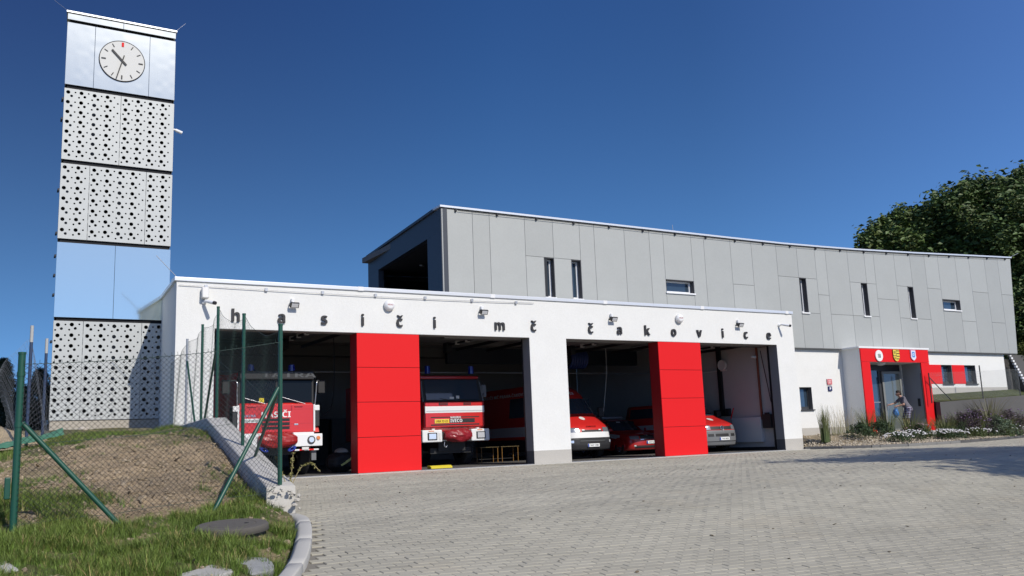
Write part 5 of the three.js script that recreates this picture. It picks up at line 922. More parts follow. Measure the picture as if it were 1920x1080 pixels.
function tree(label, x, z, y0, blobs, dens, col, trunkR, group) {   // blobs: [x, y, z, r] of the crown
  const t = thing('broadleaf_tree', label, 'tree', [0, 0, 0], 0, group), q = [], cs = [], e = new THREE.Euler(), qq = new THREE.Quaternion();
  for (const [bx, by, bz, r] of blobs) { const n = Math.round(dens * r * r); for (let i = 0; i < n; i++) {
    const d = V(rr(-1, 1), rr(-1, 1), rr(-1, 1)); if (d.length() > 1) { i--; continue; } d.normalize(); const lump = vnoise(d.x * 3.1 + bx * 3 + 40, d.y * 3.1 + bz * 3 + d.z * 2.3 + 40); if (lump < 0.3 && rnd() < 0.7) continue; d.multiplyScalar(r * Math.pow(rr(0.12, 1), 0.4) * (0.36 + 1.06 * lump));
    const s = rr(0.5, 1.5); e.set(rr(-0.5, 0.5), rr(0, 6.28), rr(-0.5, 0.5)); q.push(new THREE.Matrix4().compose(V(bx + d.x, by + d.y * 0.9, bz + d.z), qq.setFromEuler(e), V(s, s, s)));
    const k = rr(0.65, 1.3), w = rnd() < 0.25 ? 1.25 : 1; cs.push(lin(col[0] * k * w, col[1] * k, col[2] * k)); } }
  inst('crown', broad, leafMat(1, 1, 1), t, q, cs);
  const top = blobs.reduce((a, b) => (b[1] > a[1] ? b : a)), rg = [];
  for (let k = 0; k <= 8; k++) { const f = k / 8, r = trunkR * (1 - 0.8 * f) * (k ? 1 : 1.4); rg.push(Array.from({ length: 10 }, (_, i) => [lerp(x, top[0], f * f) + r * Math.cos(i * 0.6283), lerp(y0, top[1], f), lerp(z, top[2], f * f) + r * Math.sin(i * 0.6283)])); }
  const bark = mat(0.09, 0.07, 0.05, 0.95, { map: tSoil }); obj('trunk', loft(rg), bark, t);
  for (const b of blobs.slice(0, 9)) obj('limb', tube([[lerp(x, top[0], 0.2), lerp(y0, top[1], 0.42), lerp(z, top[2], 0.2)], [lerp(x, b[0], 0.6), lerp(lerp(y0, top[1], 0.42), b[1], 0.55), lerp(z, b[2], 0.6)], [b[0], b[1], b[2]]], trunkR * 0.25, 6), bark, t);
  return t;
}
tree('broad green tree rising behind the right half of the grey building', 48.6, -9.6, 1.5, [[46.4, 12.06, -11.11, 0.87], [48.03, 12.79, -11.16, 1.15], [49.17, 13.18, -10.4, 1.42], [51.17, 13.51, -10.31, 1.45], [48.08, 11.5, -10.21, 1.66], [50.96, 12.26, -9.5, 1.86], [49.4, 9.6, -10.2, 1.9], [51.6, 10.2, -9.6, 2.2]], 210, [0.080, 0.126, 0.026], 0.35, 'broadleaf trees behind the grey building');
tree('tallest dark green tree at the right edge behind the building', 54.2, -6.4, 1.5, [[50.93, 13.75, -7.96, 1.73], [53.0, 14.4, -7.77, 1.97], [53.47, 14.3, -6.32, 2.0], [55.73, 15.0, -6.0, 1.86], [53.03, 12.33, -5.87, 2.45], [51.24, 11.76, -7.06, 2.45], [53.94, 11.0, -5.58, 2.45], [52.27, 9.54, -9.25, 2.7], [53.36, 8.78, -6.37, 2.8], [52.64, 6.1, -6.15, 2.25], [57.3, 13.0, -5.5, 3.0]], 190, [0.064, 0.106, 0.022], 0.45, 'broadleaf trees behind the grey building');
tree('roadside tree right of the view whose shadow lies on the yard', 25.5, 23.5, -0.5, [[19.0, 7.2, 19.2, 1.9], [21.2, 7.8, 20.6, 2.4], [22.5, 7.0, 18.4, 2.0], [24.5, 8.0, 22.0, 2.8], [22.0, 7.0, 23.2, 2.1], [19.2, 6.4, 22.6, 1.6], [26.5, 8.2, 19.2, 2.8], [18.0, 7.4, 24.4, 1.6], [28.0, 7.6, 23, 3.0]], 60, [0.05, 0.08, 0.02], 0.25);
// conifers left of the tower
const needles = leafCluster(16, 0.22, 0.16, 0.16);
function conifer(label, x, z, y0, h, r) {
  const t = thing('conifer', label, 'tree', [0, 0, 0], 0, 'dark conifers left of the tower'), q = [], cs = [], qq = new THREE.Quaternion(), e = new THREE.Euler();
  for (let i = 0; i < 950; i++) { const f = Math.pow(rnd(), 0.75), a = rr(0, 6.283), w = r * (1 - f * 0.93) * Math.sqrt(rr(0.05, 1)) * (0.72 + 0.5 * vnoise(a * 1.6 + x, f * 9)), s = rr(0.6, 1.2) * (1.15 - 0.5 * f); e.set(rr(-0.6, 0.6), rr(0, 6.28), rr(-0.6, 0.6)); q.push(new THREE.Matrix4().compose(V(x + w * Math.cos(a), y0 + f * h, z + w * Math.sin(a)), qq.setFromEuler(e), V(s, s, s))); const k = rr(0.6, 1.3); cs.push(lin(0.022 * k, 0.042 * k, 0.018 * k)); }
  inst('crown', needles, leafMat(1, 1, 1), t, q, cs); obj('trunk', rod([x, y0 - 1, z], [x, y0 + h, z], 0.09, 8, 0.01), mat(0.05, 0.04, 0.03, 0.95), t);
}
conifer('pointed dark conifer at the left edge', -0.35, -11.2, 0.7, 3.5, 1.15); conifer('broad dark conifer just left of the tower', 0.75, -10.8, 0.6, 3.2, 1.4); conifer('dark conifer between two others, close to the tower', 0.2, -9.2, 0.6, 2.5, 1.1); conifer('low dark conifer cut by the left picture edge', -1.2, -12.5, 0.7, 3.0, 1.2);
// low shrubs, grasses and flowers of the planting bed
function blades(n, h, sp, lean, w = 0.012) {
  const P = [], C = []; for (let i = 0; i < n; i++) { const a = rr(0, 6.283), r = sp * Math.sqrt(rnd()) * 0.35, x = r * Math.cos(a), z = r * Math.sin(a), H = h * rr(0.6, 1.08), b = a + rr(-0.6, 0.6), l = lean * rr(0.3, 1.2) * H, dx = Math.cos(b), dz = Math.sin(b), k = rr(0.6, 1.3);
    let q = null; for (let j = 0; j <= 4; j++) { const f = j / 4, c = V(x + dx * l * f * f, H * f * (1 - 0.18 * lean * f * f), z + dz * l * f * f), ww = w * (1 - f * 0.9); const A = [c.x - dz * ww, c.y, c.z + dx * ww], Bq = [c.x + dz * ww, c.y, c.z - dx * ww]; if (q) { P.push(...q[0], ...q[1], ...A, ...q[1], ...Bq, ...A); for (let m = 0; m < 6; m++) C.push(k * (0.8 + 0.4 * f), k, k * 0.9); } q = [A, Bq]; } }
  const g = new THREE.BufferGeometry(); g.setAttribute('position', new THREE.Float32BufferAttribute(P, 3)); g.setAttribute('color', new THREE.Float32BufferAttribute(C, 3)); g.computeVertexNormals(); return g;
}
const vmat = (r, g, b) => new THREE.MeshStandardMaterial({ color: lin(r, g, b), vertexColors: true, roughness: 0.7, side: THREE.DoubleSide });
function grassPlant(label, x, z, h, n, sp, lean, col, w) { const t = thing('ornamental_grass', label, 'plant', [x, bedY(x, z), z]); obj('leaves', blades(n, h, sp, lean, w), vmat(...col), t).userData.kind = 'stuff'; return t; }
function shrub(name, label, x, z, r, h, n, col, leaf, flowers, fcol) {
  const t = thing(name, label, 'plant', [x, bedY(x, z), z]), gs = []; const src = leafCluster(6, leaf, leaf * 0.9, 0.5);
  for (let i = 0; i < n; i++) { const a = rr(0, 6.283), f = Math.sqrt(rnd()), el = rr(0, 1.5), g = src.clone(); g.rotateY(rr(0, 6)); g.translate(r * f * Math.cos(a) * Math.cos(el), h * (0.12 + 0.85 * Math.sin(el) * rr(0.6, 1)), r * f * Math.sin(a) * Math.cos(el)); const k = rr(0.6, 1.3), c = new Float32Array(g.attributes.position.count * 3).fill(k); g.setAttribute('color', new THREE.BufferAttribute(c, 3)); gs.push(g); }
  obj('foliage', mergeGeometries(gs), vmat(...col), t).userData.kind = 'stuff';
  if (flowers) { const fs = []; for (let i = 0; i < flowers; i++) { const a = rr(0, 6.283), f = Math.sqrt(rnd()), c = new THREE.IcosahedronGeometry(rr(0.022, 0.04), 0); c.scale(1, 0.5, 1); c.translate(r * 1.05 * f * Math.cos(a), h * (1.02 - 0.45 * f * f) + rr(0, 0.05), r * 1.05 * f * Math.sin(a)); fs.push(c); } obj('flowers', fs, mat(...(fcol ?? [0.8, 0.78, 0.76]), 0.7), t).userData.kind = 'stuff'; }
  return t;
}
const LG = [0.12, 0.15, 0.05], DG = [0.05, 0.085, 0.03], SG = [0.10, 0.14, 0.075], PU = [0.075, 0.05, 0.06], DRY = [0.32, 0.28, 0.16];
grassPlant('tall upright green grass at the corner of the garage', 26.75, 0.6, 1.25 * 1.12, 150, 0.5, 0.12, LG, 0.014);
grassPlant('thin dry feathery grass under the small window', 27.9, 0.2, 1.15 * 1.12, 60, 0.9, 0.5, DRY, 0.006);
grassPlant('thin dry grass left of the porch wall', 28.9, -0.1, 1.1 * 1.12, 60, 0.9, 0.5, DRY, 0.006);
grassPlant('arching green grass before the grey porch side', 29.6, 0.3, 1.05 * 1.12, 120, 0.8, 0.55, LG, 0.012);
grassPlant('loose tall grass beside the left red porch leg', 30.6, 0.5, 1.15 * 1.12, 90, 0.8, 0.5, LG, 0.011);
grassPlant('arching grass before the entrance glass', 31.5, 0.9, 1.0 * 1.12, 130, 0.9, 0.6, LG, 0.013);
grassPlant('yellow-green grass at the feet of the person', 32.3, 1.0, 0.7 * 1.12, 90, 0.6, 0.5, [0.2, 0.2, 0.05], 0.012);
grassPlant('grass tuft before the grey porch reveal', 33.4, 1.1, 0.9 * 1.12, 120, 0.9, 0.6, LG, 0.013);
grassPlant('pale grass tuft right of the porch', 34.9, 0.8, 1.05 * 1.12, 110, 0.8, 0.5, SG, 0.012);
grassPlant('largest arching pale grass against the low wall', 37.2, 0.7, 1.75 * 1.12, 220, 1.1, 0.6, [0.17, 0.18, 0.09], 0.015);
grassPlant('pale grass near the right end of the bed', 39.6, 0.5, 1.2 * 1.12, 120, 0.9, 0.55, SG, 0.013);
shrub('lavender', 'rounded blue-green lavender cushion under the small window', 28.0, 1.2, 0.62, 0.62, 285, DG, 0.07, 0);
shrub('lavender', 'blue-green cushion plant before the porch wall', 29.3, 1.1, 0.67, 0.67, 330, DG, 0.07, 0);
shrub('cushion_plant', 'dark green cushion between the white flowers', 30.9, 1.7, 0.62, 0.56, 300, DG, 0.07, 30, [0.3, 0.2, 0.2]);
shrub('cushion_plant', 'small dark cushion behind the right white flowers', 33.0, 1.6, 0.61, 0.54, 210, DG, 0.06, 0);
shrub('white_flowers', 'low cushion of white flowers nearest the kerb', 28.6, 2.35, 0.56, 0.36, 195, DG, 0.06, 70);
shrub('white_flowers', 'white flower cushion below the left red porch leg', 29.6, 2.2, 0.62, 0.4, 210, DG, 0.06, 90);
shrub('white_flowers', 'widest white flower cushion in front of the entrance', 31.9, 2.1, 0.84, 0.4, 300, DG, 0.06, 150);
shrub('white_flowers', 'white flower cushion right of the entrance', 34.3, 1.85, 0.81, 0.41, 240, LG, 0.06, 50);
shrub('purple_shrub', 'dark purple shrub right of the porch', 35.0, 0.95, 1.08, 1.01, 390, PU, 0.07, 40, [0.25, 0.16, 0.3]);
shrub('purple_shrub', 'wide purple flowering shrub left of the largest grass', 36.2, 0.8, 1.08, 1.15, 390, PU, 0.07, 50, [0.22, 0.14, 0.26]);
shrub('purple_shrub', 'purple shrub before the low wall at the right', 38.8, 0.65, 1.08, 1.22, 390, PU, 0.07, 50, [0.22, 0.14, 0.26]);
shrub('cushion_plant', 'round grey-green plant near the kerb at the right', 36.9, 1.25, 0.81, 0.94, 360, SG, 0.08, 0);
grassPlant('green grass between the purple shrubs and the kerb', 35.6, 1.2, 1.0, 170, 0.9, 0.55, LG, 0.013);
grassPlant('green grass left of the purple shrub at the right', 38.2, 0.9, 1.1, 170, 0.9, 0.55, LG, 0.013);
grassPlant('tall green grass between the white flowers and the porch reveal', 32.9, 1.5, 0.85, 150, 0.8, 0.55, LG, 0.013);
shrub('cushion_plant', 'dark green mound beside the right red porch leg', 34.3, 1.0, 0.7, 0.7, 320, DG, 0.07, 0);
shrub('red_shrub', 'reddish brown shrub at the right picture edge', 40.3, 0.45, 1.08, 0.88, 360, [0.13, 0.055, 0.035], 0.07, 12);
shrub('cushion_plant', 'green shrub with few white blooms at the right', 38.1, 1.0, 0.68, 0.54, 255, LG, 0.06, 20);
{ const t = shrub('hedge_shrub', 'sunlit yellow-green shrub beside the outdoor steps', 45.4, -1.4, 1.1, 1.5, 420, [0.16, 0.19, 0.04], 0.12, 0); t.position.set(45.2, 3.3, -1.7); }
// ---------------------------------------------------------------- the bank: grass, litter, stones, cover, sand heap
{
  const tuft = (n, h, sp) => { const g = blades(n, h, sp, 0.7, 0.0042); return g; };
  const kinds = [tuft(11, 0.17, 0.16), tuft(9, 0.12, 0.2), tuft(13, 0.22, 0.14)], sets = [[], [], []], cols = [[], [], []], qq = new THREE.Quaternion(), e = new THREE.Euler();
  for (let i = 0; i < 60000; i++) {
    const near = rnd() < 0.6, z = near ? rr(13.2, 18.4) : rr(4.5, 13.6), xr = z > 13.95 ? kerbX(Math.min(z, 19.1)) - 0.1 : wallX(z) - 0.17, x = xr - rnd() * (near ? 3.6 : 4.4); const k = GREEN(x, z), c = fbm(x * 2.6 + 20, z * 2.6, 3);
    if (rnd() > k * (0.25 + 1.5 * sstep(0.38, 0.62, c)) * (near ? 1 : 0.8)) continue;
    if (Math.hypot((x - 0.93) / 0.40, (z - 15.42) / 0.40) < 1) continue;
    if ([[-0.98, 15.95, 0.13], [-0.62, 16.5, 0.12], [0.42, 16.72, 0.16], [0.83, 16.55, 0.14]].some((a) => Math.hypot(x - a[0], z - a[1] - 0.06) < a[2])) continue;
    const j = Math.floor(rnd() * 3), s = rr(0.3, 0.72) * (0.55 + 0.75 * sstep(0.35, 0.65, c)) * (z < 13 ? 0.6 : 0.9); e.set(rr(-0.15, 0.15), rr(0, 6.28), rr(-0.15, 0.15)); sets[j].push(new THREE.Matrix4().compose(V(x, bankY(x, z) - 0.01, z), qq.setFromEuler(e), V(s, s, s)));
    const dry = rnd() < 0.06 ? 1 : 0, b = rr(0.65, 1.25); cols[j].push(dry ? lin(0.36 * b, 0.30 * b, 0.14 * b) : lin(0.125 * b, 0.20 * b, 0.034 * b));
  }
  const gr = thing('grass', 'short green grass with dry blades growing on the bank', 'grass'); gr.userData.kind = 'stuff';
  kinds.forEach((g, i) => { inst('tufts', g, new THREE.MeshStandardMaterial({ color: 0xffffff, vertexColors: true, roughness: 0.65, side: THREE.DoubleSide }), gr, sets[i], cols[i]); });
  const q = [], cs = []; for (let i = 0; i < 9000; i++) { const z = rr(8.5, 17.4), xr = z > 13.95 ? kerbX(z) - 0.1 : wallX(z) - 0.18, x = xr - rnd() * 4.2; if (rnd() < GREEN(x, z) * 0.75) continue; const s = rr(0.006, 0.02) * (rnd() < 0.06 ? 2.2 : 1), flat = rnd() < 0.4; e.set(rr(0, 6), rr(0, 6), rr(0, 6)); if (flat) e.set(rr(-0.4, 0.4), rr(0, 6), rr(-0.4, 0.4)); q.push(new THREE.Matrix4().compose(V(x, bankY(x, z) + s * 0.3, z), qq.setFromEuler(e), flat ? V(s * rr(1.5, 4), s * 0.25, s * 0.5) : V(s, s * 0.7, s))); const k = rr(0.5, 1.12); cs.push(flat ? lin(0.40 * k, 0.32 * k, 0.20 * k) : lin(0.36 * k, 0.285 * k, 0.19 * k)); }
  tag(inst('soil_litter', new THREE.DodecahedronGeometry(1, 0), mat(1, 1, 1, 0.95), scene, q, cs), 'clods, stones and dry bits lying on the bare soil', 'soil litter');
  for (let i = 0; i < 1; i++) {}
}
{
  const t = thing('manhole_cover', 'round grey concrete manhole cover lying in the grass', 'manhole cover', [0.93, 0.035, 15.42]);
  const c = new THREE.LatheGeometry([[0.001, 0.075], [0.20, 0.075], [0.205, 0.068], [0.22, 0.068], [0.225, 0.075], [0.315, 0.073], [0.33, 0.062], [0.335, 0.01], [0.30, 0.0], [0.29, -0.05], [0.27, -0.12]].map((p) => new THREE.Vector2(...p)), 48); c.rotateX(0.07); c.rotateZ(0.03);
  obj('lid', c, mat(0.115, 0.105, 0.09, 0.95, { map: tConc, bumpMap: tConc, bumpScale: 0.008 }), t); obj('lifting_hole', (() => { const h = new THREE.CylinderGeometry(0.02, 0.02, 0.006, 12); h.translate(0.12, 0.077, 0.05); return h; })(), M.black, t);
}
function slab(label, x, z, w, d, turn, col) { const rg = [], n = 14; for (const [k, y] of [[0.98, -0.12], [1, 0.02], [0.96, 0.045], [0.86, 0.055]]) rg.push(Array.from({ length: n }, (_, i) => { const a = i / n * 6.2832, r = k * (0.82 + 0.32 * vnoise(i * 0.9 + x * 9, 3)) / Math.max(Math.abs(Math.cos(a)), Math.abs(Math.sin(a)), 0.75) * 0.8; return [w * r * Math.cos(a), y + 0.015 * (vnoise(i * 1.3 + z, 8) - 0.5), d * r * Math.sin(a)]; })); const g = loft(rg).toNonIndexed(); g.computeVertexNormals(); metres(g); const o = obj('stone_slab', g, mat(...col, 0.9, { map: tConc, bumpMap: tConc, bumpScale: 0.01 }), scene); o.position.set(x, bankY(x, z) - 0.04, z); o.quaternion.setFromUnitVectors(V(0, 1, 0), V(0, 1, (bankY(x, z - 0.2) - bankY(x, z + 0.2)) / 0.4).normalize()).multiply(new THREE.Quaternion().setFromAxisAngle(V(0, 1, 0), turn)); tag(o, label, 'stone', 'broken slabs in the grass'); return o; }
slab('broken pale slab at the left picture edge', -0.98, 15.95, 0.16, 0.22, 0.3, [0.5, 0.5, 0.48]); slab('broken pale slab at the bottom left', -0.62, 16.5, 0.17, 0.14, 1.0, [0.5, 0.48, 0.42]); slab('rough whitish slab at the bottom below the manhole cover', 0.42, 16.72, 0.24, 0.16, 0.5, [0.42, 0.41, 0.38]); slab('grey slab in the grass close to the kerb', 0.83, 16.55, 0.20, 0.22, -0.2, [0.30, 0.31, 0.31]);
{
  const g = grid(36, 36, (u, v) => { const x = (u - 0.5) * 2.4, z = (v - 0.5) * 2.4, r = Math.hypot(x, z); return [x, 0.42 * Math.max(0, 1 - r / 1.15) + 0.05 * (fbm(x * 4 + 3, z * 4, 3) - 0.5) - 0.05, z]; });
  const o = obj('sand_heap', g, mat(0.62, 0.52, 0.36, 0.95, { map: tSoil, bumpMap: tSoil, bumpScale: 0.05 })); o.position.set(-0.78, 1.0, 5.9); tag(o, 'heap of pale sand and gravel at the left edge', 'heap');
  const q = grid(24, 14, (u, v) => [lerp(-0.85, 0.08, u), 0.93 + 0.2 * u + 0.12 * Math.sin(v * 3.1) * (0.5 + 0.6 * fbm(u * 5, v * 5, 3)) + 0.03 * vnoise(u * 14, v * 9), lerp(7.2, 7.9, v)]); tag(obj('tarpaulin', q, mat(0.07, 0.20, 0.12, 0.55, { side: THREE.DoubleSide })), 'crumpled green tarpaulin lying beside the sand heap', 'tarpaulin');
  const rk = new THREE.DodecahedronGeometry(0.11, 1); rk.scale(1.3, 0.7, 1); const r1 = obj('stone', rk, mat(0.5, 0.45, 0.38, 0.9, { map: tConc })); r1.position.set(1.35, 1.5, -2.3); tag(r1, 'pale stone at the foot of the tower', 'stone');
}
{
  const q = [], cs = [], e = new THREE.Euler(), qq = new THREE.Quaternion(); for (let i = 0; i < 260; i++) { const x = rr(2, 22), z = rr(1, 18.5); if (x < kerbX(clamp(z, 14, 19)) + 0.3 || x < wallX(z) + 0.3) continue; const s = rr(0.006, 0.018); e.set(rr(-0.3, 0.3), rr(0, 6), rr(-0.3, 0.3)); q.push(new THREE.Matrix4().compose(V(x, yardY(x, z) + 0.006, z), qq.setFromEuler(e), V(s * rr(1, 2.2), s * 0.3, s))); const k = rr(0.4, 1.2); cs.push(lin(0.13 * k, 0.10 * k, 0.06 * k)); }
  tag(inst('yard_litter', new THREE.DodecahedronGeometry(1, 0), mat(1, 1, 1, 0.95), scene, q, cs), 'small dry leaves and crumbs scattered on the paving', 'litter');
}
{ // dry weed at the end of the wall
  const t = thing('weed', 'dry arching weed growing at the lower end of the concrete wall', 'plant', [1.98, 0.3, 13.75]);
  const st = [[[0, 0, 0], [0.03, 0.2, 0], [0.06, 0.44, -0.03]], [[0, 0, 0], [0.16, 0.28, 0.02], [0.26, 0.30, 0.03], [0.36, 0.2, 0.05]], [[0, 0, 0], [-0.1, 0.25, 0], [-0.16, 0.4, 0.03]]], lf = [];
  obj('stem', st.map((p) => tube(p, 0.005, 5)), mat(0.30, 0.24, 0.11, 0.8), t);
  for (const p of st) { const cu = new THREE.CatmullRomCurve3(p.map((a) => V(...a))); for (let i = 0; i < 26; i++) { const f = cu.getPoint(rr(0.25, 1)), g = leafCluster(2, 0.045, 0.01, 0.4); g.translate(f.x, f.y, f.z); lf.push(g); } } obj('leaves', lf, leafMat(0.24, 0.22, 0.07), t).userData.kind = 'stuff';
}
// ---------------------------------------------------------------- person at the entrance, leaning towards the door handle
{
  const base = V(32.72, 0.52, -0.12), F = V(-0.8, 0, -0.6), Lv = V(-0.6, 0, 0.8);
  const person = thing('person', 'person in grey t-shirt and checked shorts bending towards the entrance door', 'person', [base.x, base.y, base.z]);
  const W = (p) => V(F.x * p[0] + Lv.x * p[1], p[2], F.z * p[0] + Lv.z * p[1]);         // [forward, left, up]
  function field(bones, lo, hi, cell, k, cut) {                                          // smooth union of tapered capsules, meshed
    const size = Math.max(hi[0] - lo[0], hi[1] - lo[1], hi[2] - lo[2]), n = Math.ceil(size / cell) + 4, mc = new MarchingCubes(n, new THREE.MeshBasicMaterial(), false, false, 400000); mc.isolation = 0;
    const bs = bones.map(([a, b, ra, rb]) => ({ a: W(a), b: W(b), ra, rb })).map((o) => ({ ...o, d: o.b.clone().sub(o.a), l2: Math.max(1e-9, o.b.distanceToSquared(o.a)) }));
    const c = [(lo[0] + hi[0]) / 2, (lo[1] + hi[1]) / 2, (lo[2] + hi[2]) / 2], half = size / 2 + 2 * cell;
    for (let z = 0; z < n; z++) for (let y = 0; y < n; y++) for (let x = 0; x < n; x++) {
      const px = c[0] + ((x - n / 2) / (n / 2)) * half, py = c[1] + ((y - n / 2) / (n / 2)) * half, pz = c[2] + ((z - n / 2) / (n / 2)) * half; let s = 1;
      for (const o of bs) { const ux = px - o.a.x, uy = py - o.a.y, uz = pz - o.a.z, t = clamp((ux * o.d.x + uy * o.d.y + uz * o.d.z) / o.l2, 0, 1), ex = ux - o.d.x * t, ey = uy - o.d.y * t, ez = uz - o.d.z * t, q = Math.sqrt(ex * ex + ey * ey + ez * ez) - (o.ra + (o.rb - o.ra) * t); if (q - s < k && s - q < k) { const h = clamp(0.5 + 0.5 * (s - q) / k, 0, 1); s = s + (q - s) * h - k * h * (1 - h); } else s = Math.min(s, q); }
      if (cut) s = Math.max(s, cut(px, py, pz)); mc.field[x + y * n + z * n * n] = -s;
    }
    mc.update(); const m = mc.count, g = new THREE.BufferGeometry(), P = new Float32Array(m * 3), N = new Float32Array(m * 3);
    for (let i = 0; i < m; i++) for (let j = 0; j < 3; j++) { P[3 * i + j] = mc.positionArray[3 * i + j] * half + c[j]; N[3 * i + j] = mc.normalArray[3 * i + j]; }
    g.setAttribute('position', new THREE.BufferAttribute(P, 3)); g.setAttribute('normal', new THREE.BufferAttribute(N, 3)); return g;
  }
  const hipL = [-0.10, 0.09, 0.90], hipR = [-0.10, -0.09, 0.90], knL = [0.0, 0.10, 0.49], knR = [0.06, -0.10, 0.49], anL = [-0.04, 0.10, 0.10], anR = [0.08, -0.11, 0.10];
  const pel = [-0.11, 0, 0.95], wst = [-0.02, 0, 1.09], chs = [0.06, 0, 1.27], nk = [0.17, 0, 1.45], hd = [0.235, 0, 1.575];
  const shL = [0.08, 0.18, 1.37], shR = [0.10, -0.18, 1.37], elL = [0.14, 0.25, 1.10], elR = [0.33, -0.20, 1.19], wrL = [0.37, 0.20, 1.05], wrR = [0.56, -0.12, 1.13];
  const skin = mat(0.46, 0.25, 0.17, 0.6);
  const arm = (sh, el, wr) => [[sh, el, 0.048, 0.040], [el, wr, 0.038, 0.026]], leg = (h, k, a) => [[h, k, 0.085, 0.055], [k, [lerp(k[0], a[0], 0.35) - 0.02, a[1], lerp(k[2], a[2], 0.35)], 0.052, 0.055], [[lerp(k[0], a[0], 0.35) - 0.02, a[1], lerp(k[2], a[2], 0.35)], a, 0.055, 0.035]];
  const foot = (a) => [[[a[0] - 0.05, a[1], 0.035], [a[0] + 0.16, a[1], 0.03], 0.042, 0.036], [a, [a[0] - 0.03, a[1], 0.05], 0.036, 0.042]];
  const hand = (w, dir, up) => {   // palm, four fingers curled round a grip, thumb
    const o = [[w, [w[0] + 0.075 * dir, w[1], w[2] - 0.015], 0.024, 0.030]];
    [0.030, 0.010, -0.010, -0.028].forEach((s, i) => { const l = [0.036, 0.042, 0.040, 0.032][i], a = [w[0] + 0.085 * dir, w[1] + s, w[2] - 0.012], b = [a[0] + l * dir, a[1], a[2] - 0.012], c = [b[0] + 0.012 * dir, b[1], b[2] - 0.030], d = [c[0] - 0.018 * dir, c[1], c[2] - 0.012]; o.push([a, b, 0.0095, 0.009], [b, c, 0.009, 0.0085], [c, d, 0.0085, 0.0075]); });
    const t0 = [w[0] + 0.03 * dir, w[1] + 0.030 * up, w[2]], t1 = [w[0] + 0.065 * dir, w[1] + 0.052 * up, w[2] - 0.012], t2 = [w[0] + 0.092 * dir, w[1] + 0.045 * up, w[2] - 0.025]; o.push([t0, t1, 0.013, 0.011], [t1, t2, 0.011, 0.009]); return o;
  };
  const head = [[hd, [hd[0] - 0.02, 0, hd[2] + 0.035], 0.082, 0.09], [[hd[0] + 0.03, 0, hd[2] - 0.03], [hd[0] + 0.045, 0, hd[2] - 0.075], 0.062, 0.038], [nk, hd, 0.055, 0.055], [[hd[0] + 0.085, 0, hd[2] - 0.005], [hd[0] + 0.105, 0, hd[2] - 0.03], 0.010, 0.015], [[hd[0] - 0.005, 0.083, hd[2] + 0.01], [hd[0] - 0.01, 0.085, hd[2] - 0.03], 0.016, 0.012], [[hd[0] - 0.005, -0.083, hd[2] + 0.01], [hd[0] - 0.01, -0.085, hd[2] - 0.03], 0.016, 0.012], [[hd[0] + 0.075, 0.022, hd[2] - 0.066], [hd[0] + 0.075, -0.022, hd[2] - 0.066], 0.008, 0.008]];
  const torso = [[pel, wst, 0.13, 0.12], [wst, chs, 0.12, 0.125], [chs, [0.09, 0, 1.37], 0.12, 0.09], [[0.08, 0.12, 1.36], [0.09, -0.12, 1.36], 0.075, 0.075], [hipL, hipR, 0.11, 0.11], [[0.10, 0, 1.39], nk, 0.07, 0.055]];
  const lim = (bs) => { const p = bs.flatMap(([a, b]) => [W(a), W(b)]); return [[Math.min(...p.map((q) => q.x)) - 0.15, Math.min(...p.map((q) => q.y)) - 0.15, Math.min(...p.map((q) => q.z)) - 0.15], [Math.max(...p.map((q) => q.x)) + 0.15, Math.max(...p.map((q) => q.y)) + 0.15, Math.max(...p.map((q) => q.z)) + 0.15]]; };
  const body = [...torso, ...arm(shL, elL, wrL), ...arm(shR, elR, wrR), ...leg(hipL, knL, anL), ...leg(hipR, knR, anR), [nk, hd, 0.055, 0.06], [wrL, [wrL[0] + 0.03, wrL[1], wrL[2] - 0.006], 0.026, 0.026], [wrR, [wrR[0] + 0.03, wrR[1], wrR[2] - 0.006], 0.026, 0.026]];
  const parts = [field(body, ...lim(body), 0.016, 0.035), field(head, ...lim(head), 0.006, 0.02), field(hand(wrL, 1, -1), ...lim(hand(wrL, 1, -1)).map((v, i) => v.map((q) => q + (i ? -0.11 : 0.11))), 0.0035, 0.006), field(hand(wrR, 1, 1), ...lim(hand(wrR, 1, 1)).map((v, i) => v.map((q) => q + (i ? -0.11 : 0.11))), 0.0035, 0.006)];
  obj('body', parts, skin, person);
  const up = (bs, d) => bs.map(([a, b, ra, rb]) => [a, b, ra + d, rb + d]);
  const shirt = up([...torso.slice(0, 4), [shL, [lerp(shL[0], elL[0], 0.62), lerp(shL[1], elL[1], 0.62), lerp(shL[2], elL[2], 0.62)], 0.058, 0.056], [shR, [lerp(shR[0], elR[0], 0.62), lerp(shR[1], elR[1], 0.62), lerp(shR[2], elR[2], 0.62)], 0.058, 0.056], [[-0.14, 0.06, 0.9], [-0.13, -0.06, 0.9], 0.12, 0.12]], 0.016);
  obj('t_shirt', field(shirt, ...lim(shirt), 0.014, 0.04, (x, y, z) => Math.max(0.83 - y, 0)), mat(0.15, 0.14, 0.16, 0.9), person);
  const shorts = up([[hipL, hipR, 0.12, 0.12], [hipL, [lerp(hipL[0], knL[0], 0.9), knL[1], 0.52], 0.105, 0.095], [hipR, [lerp(hipR[0], knR[0], 0.9), knR[1], 0.52], 0.105, 0.095], [pel, pel, 0.13, 0.13]], 0.014);
  const sg = field(shorts, ...lim(shorts), 0.014, 0.03, (x, y, z) => Math.max(0.5 - y, y - 0.98));
  { const p = sg.attributes.position, uv = new Float32Array(p.count * 2); for (let i = 0; i < p.count; i++) { uv[2 * i] = (p.getX(i) * 0.8 - p.getZ(i) * 0.6) / 0.2; uv[2 * i + 1] = p.getY(i) / 0.2; } sg.setAttribute('uv', new THREE.BufferAttribute(uv, 2)); }
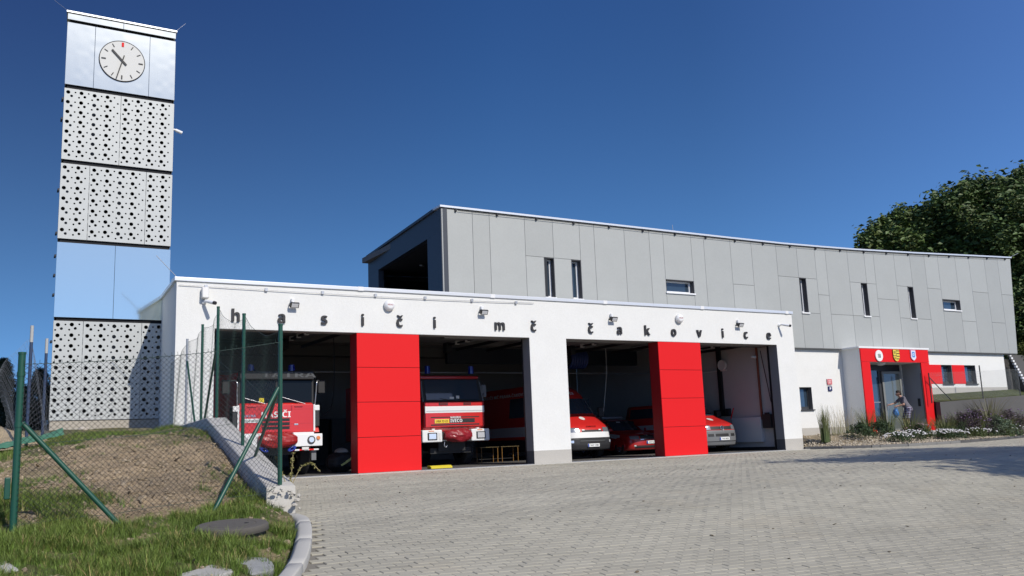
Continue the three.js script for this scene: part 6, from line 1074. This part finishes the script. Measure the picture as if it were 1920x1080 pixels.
  const check = canvasTex(128, 128, (k) => { k.fillStyle = '#3a3448'; k.fillRect(0, 0, 128, 128); k.fillStyle = 'rgba(190,190,205,0.55)'; for (const q of [10, 74]) { k.fillRect(q, 0, 18, 128); k.fillRect(0, q, 128, 18); } k.fillStyle = 'rgba(90,40,60,0.6)'; k.fillRect(50, 0, 8, 128); k.fillRect(0, 50, 128, 8); }); check.wrapS = check.wrapT = THREE.RepeatWrapping;
  obj('shorts', sg, new THREE.MeshStandardMaterial({ map: check, roughness: 0.9 }), person);
  const hair = [[[hd[0] - 0.03, 0, hd[2] + 0.045], [hd[0] - 0.045, 0, hd[2] + 0.01], 0.096, 0.093], [[hd[0] + 0.03, 0, hd[2] + 0.075], [hd[0] + 0.03, 0, hd[2] + 0.075], 0.06, 0.06], [[hd[0] - 0.07, 0, hd[2] - 0.02], [hd[0] - 0.075, 0, hd[2] - 0.05], 0.06, 0.05]];
  obj('hair', field(hair, ...lim(hair), 0.009, 0.03), mat(0.03, 0.02, 0.014, 0.8), person);
  const sh = [...foot(anL), ...foot(anR)]; obj('shoes', field(up(sh, 0.006), ...lim(sh), 0.012, 0.015, (x, y, z) => y - 0.1), mat(0.06, 0.06, 0.065, 0.7), person);
  for (const s of [-1, 1]) { const e = new THREE.SphereGeometry(0.011, 10, 8), p = W([hd[0] + 0.074, 0.032 * s, hd[2] + 0.008]); e.translate(p.x, p.y, p.z); obj('eye', e, mat(0.5, 0.5, 0.48, 0.2), person); }
  // blue bag hanging from the nearer hand
  const hp = W([wrL[0] + 0.1, wrL[1], wrL[2] - 0.05]).add(base), bag = thing('bag', 'bright blue bag held by the person at the entrance', 'bag', [hp.x, hp.y, hp.z]);
  const cr = crumple(-0.15, 0.15, -0.42, -0.06, 0.12, 33); cr.rotateY(0.64); obj('bag_body', cr, mat(0.03, 0.16, 0.42, 0.5), bag);
  obj('strap', [tube([[-0.08, -0.12, 0.05], [-0.03, 0.0, 0], [0.0, 0.015, 0], [0.04, 0.0, 0], [0.09, -0.12, -0.05]], 0.012, 6)], mat(0.02, 0.05, 0.2, 0.6), bag);
}
renderer.render(scene, camera);
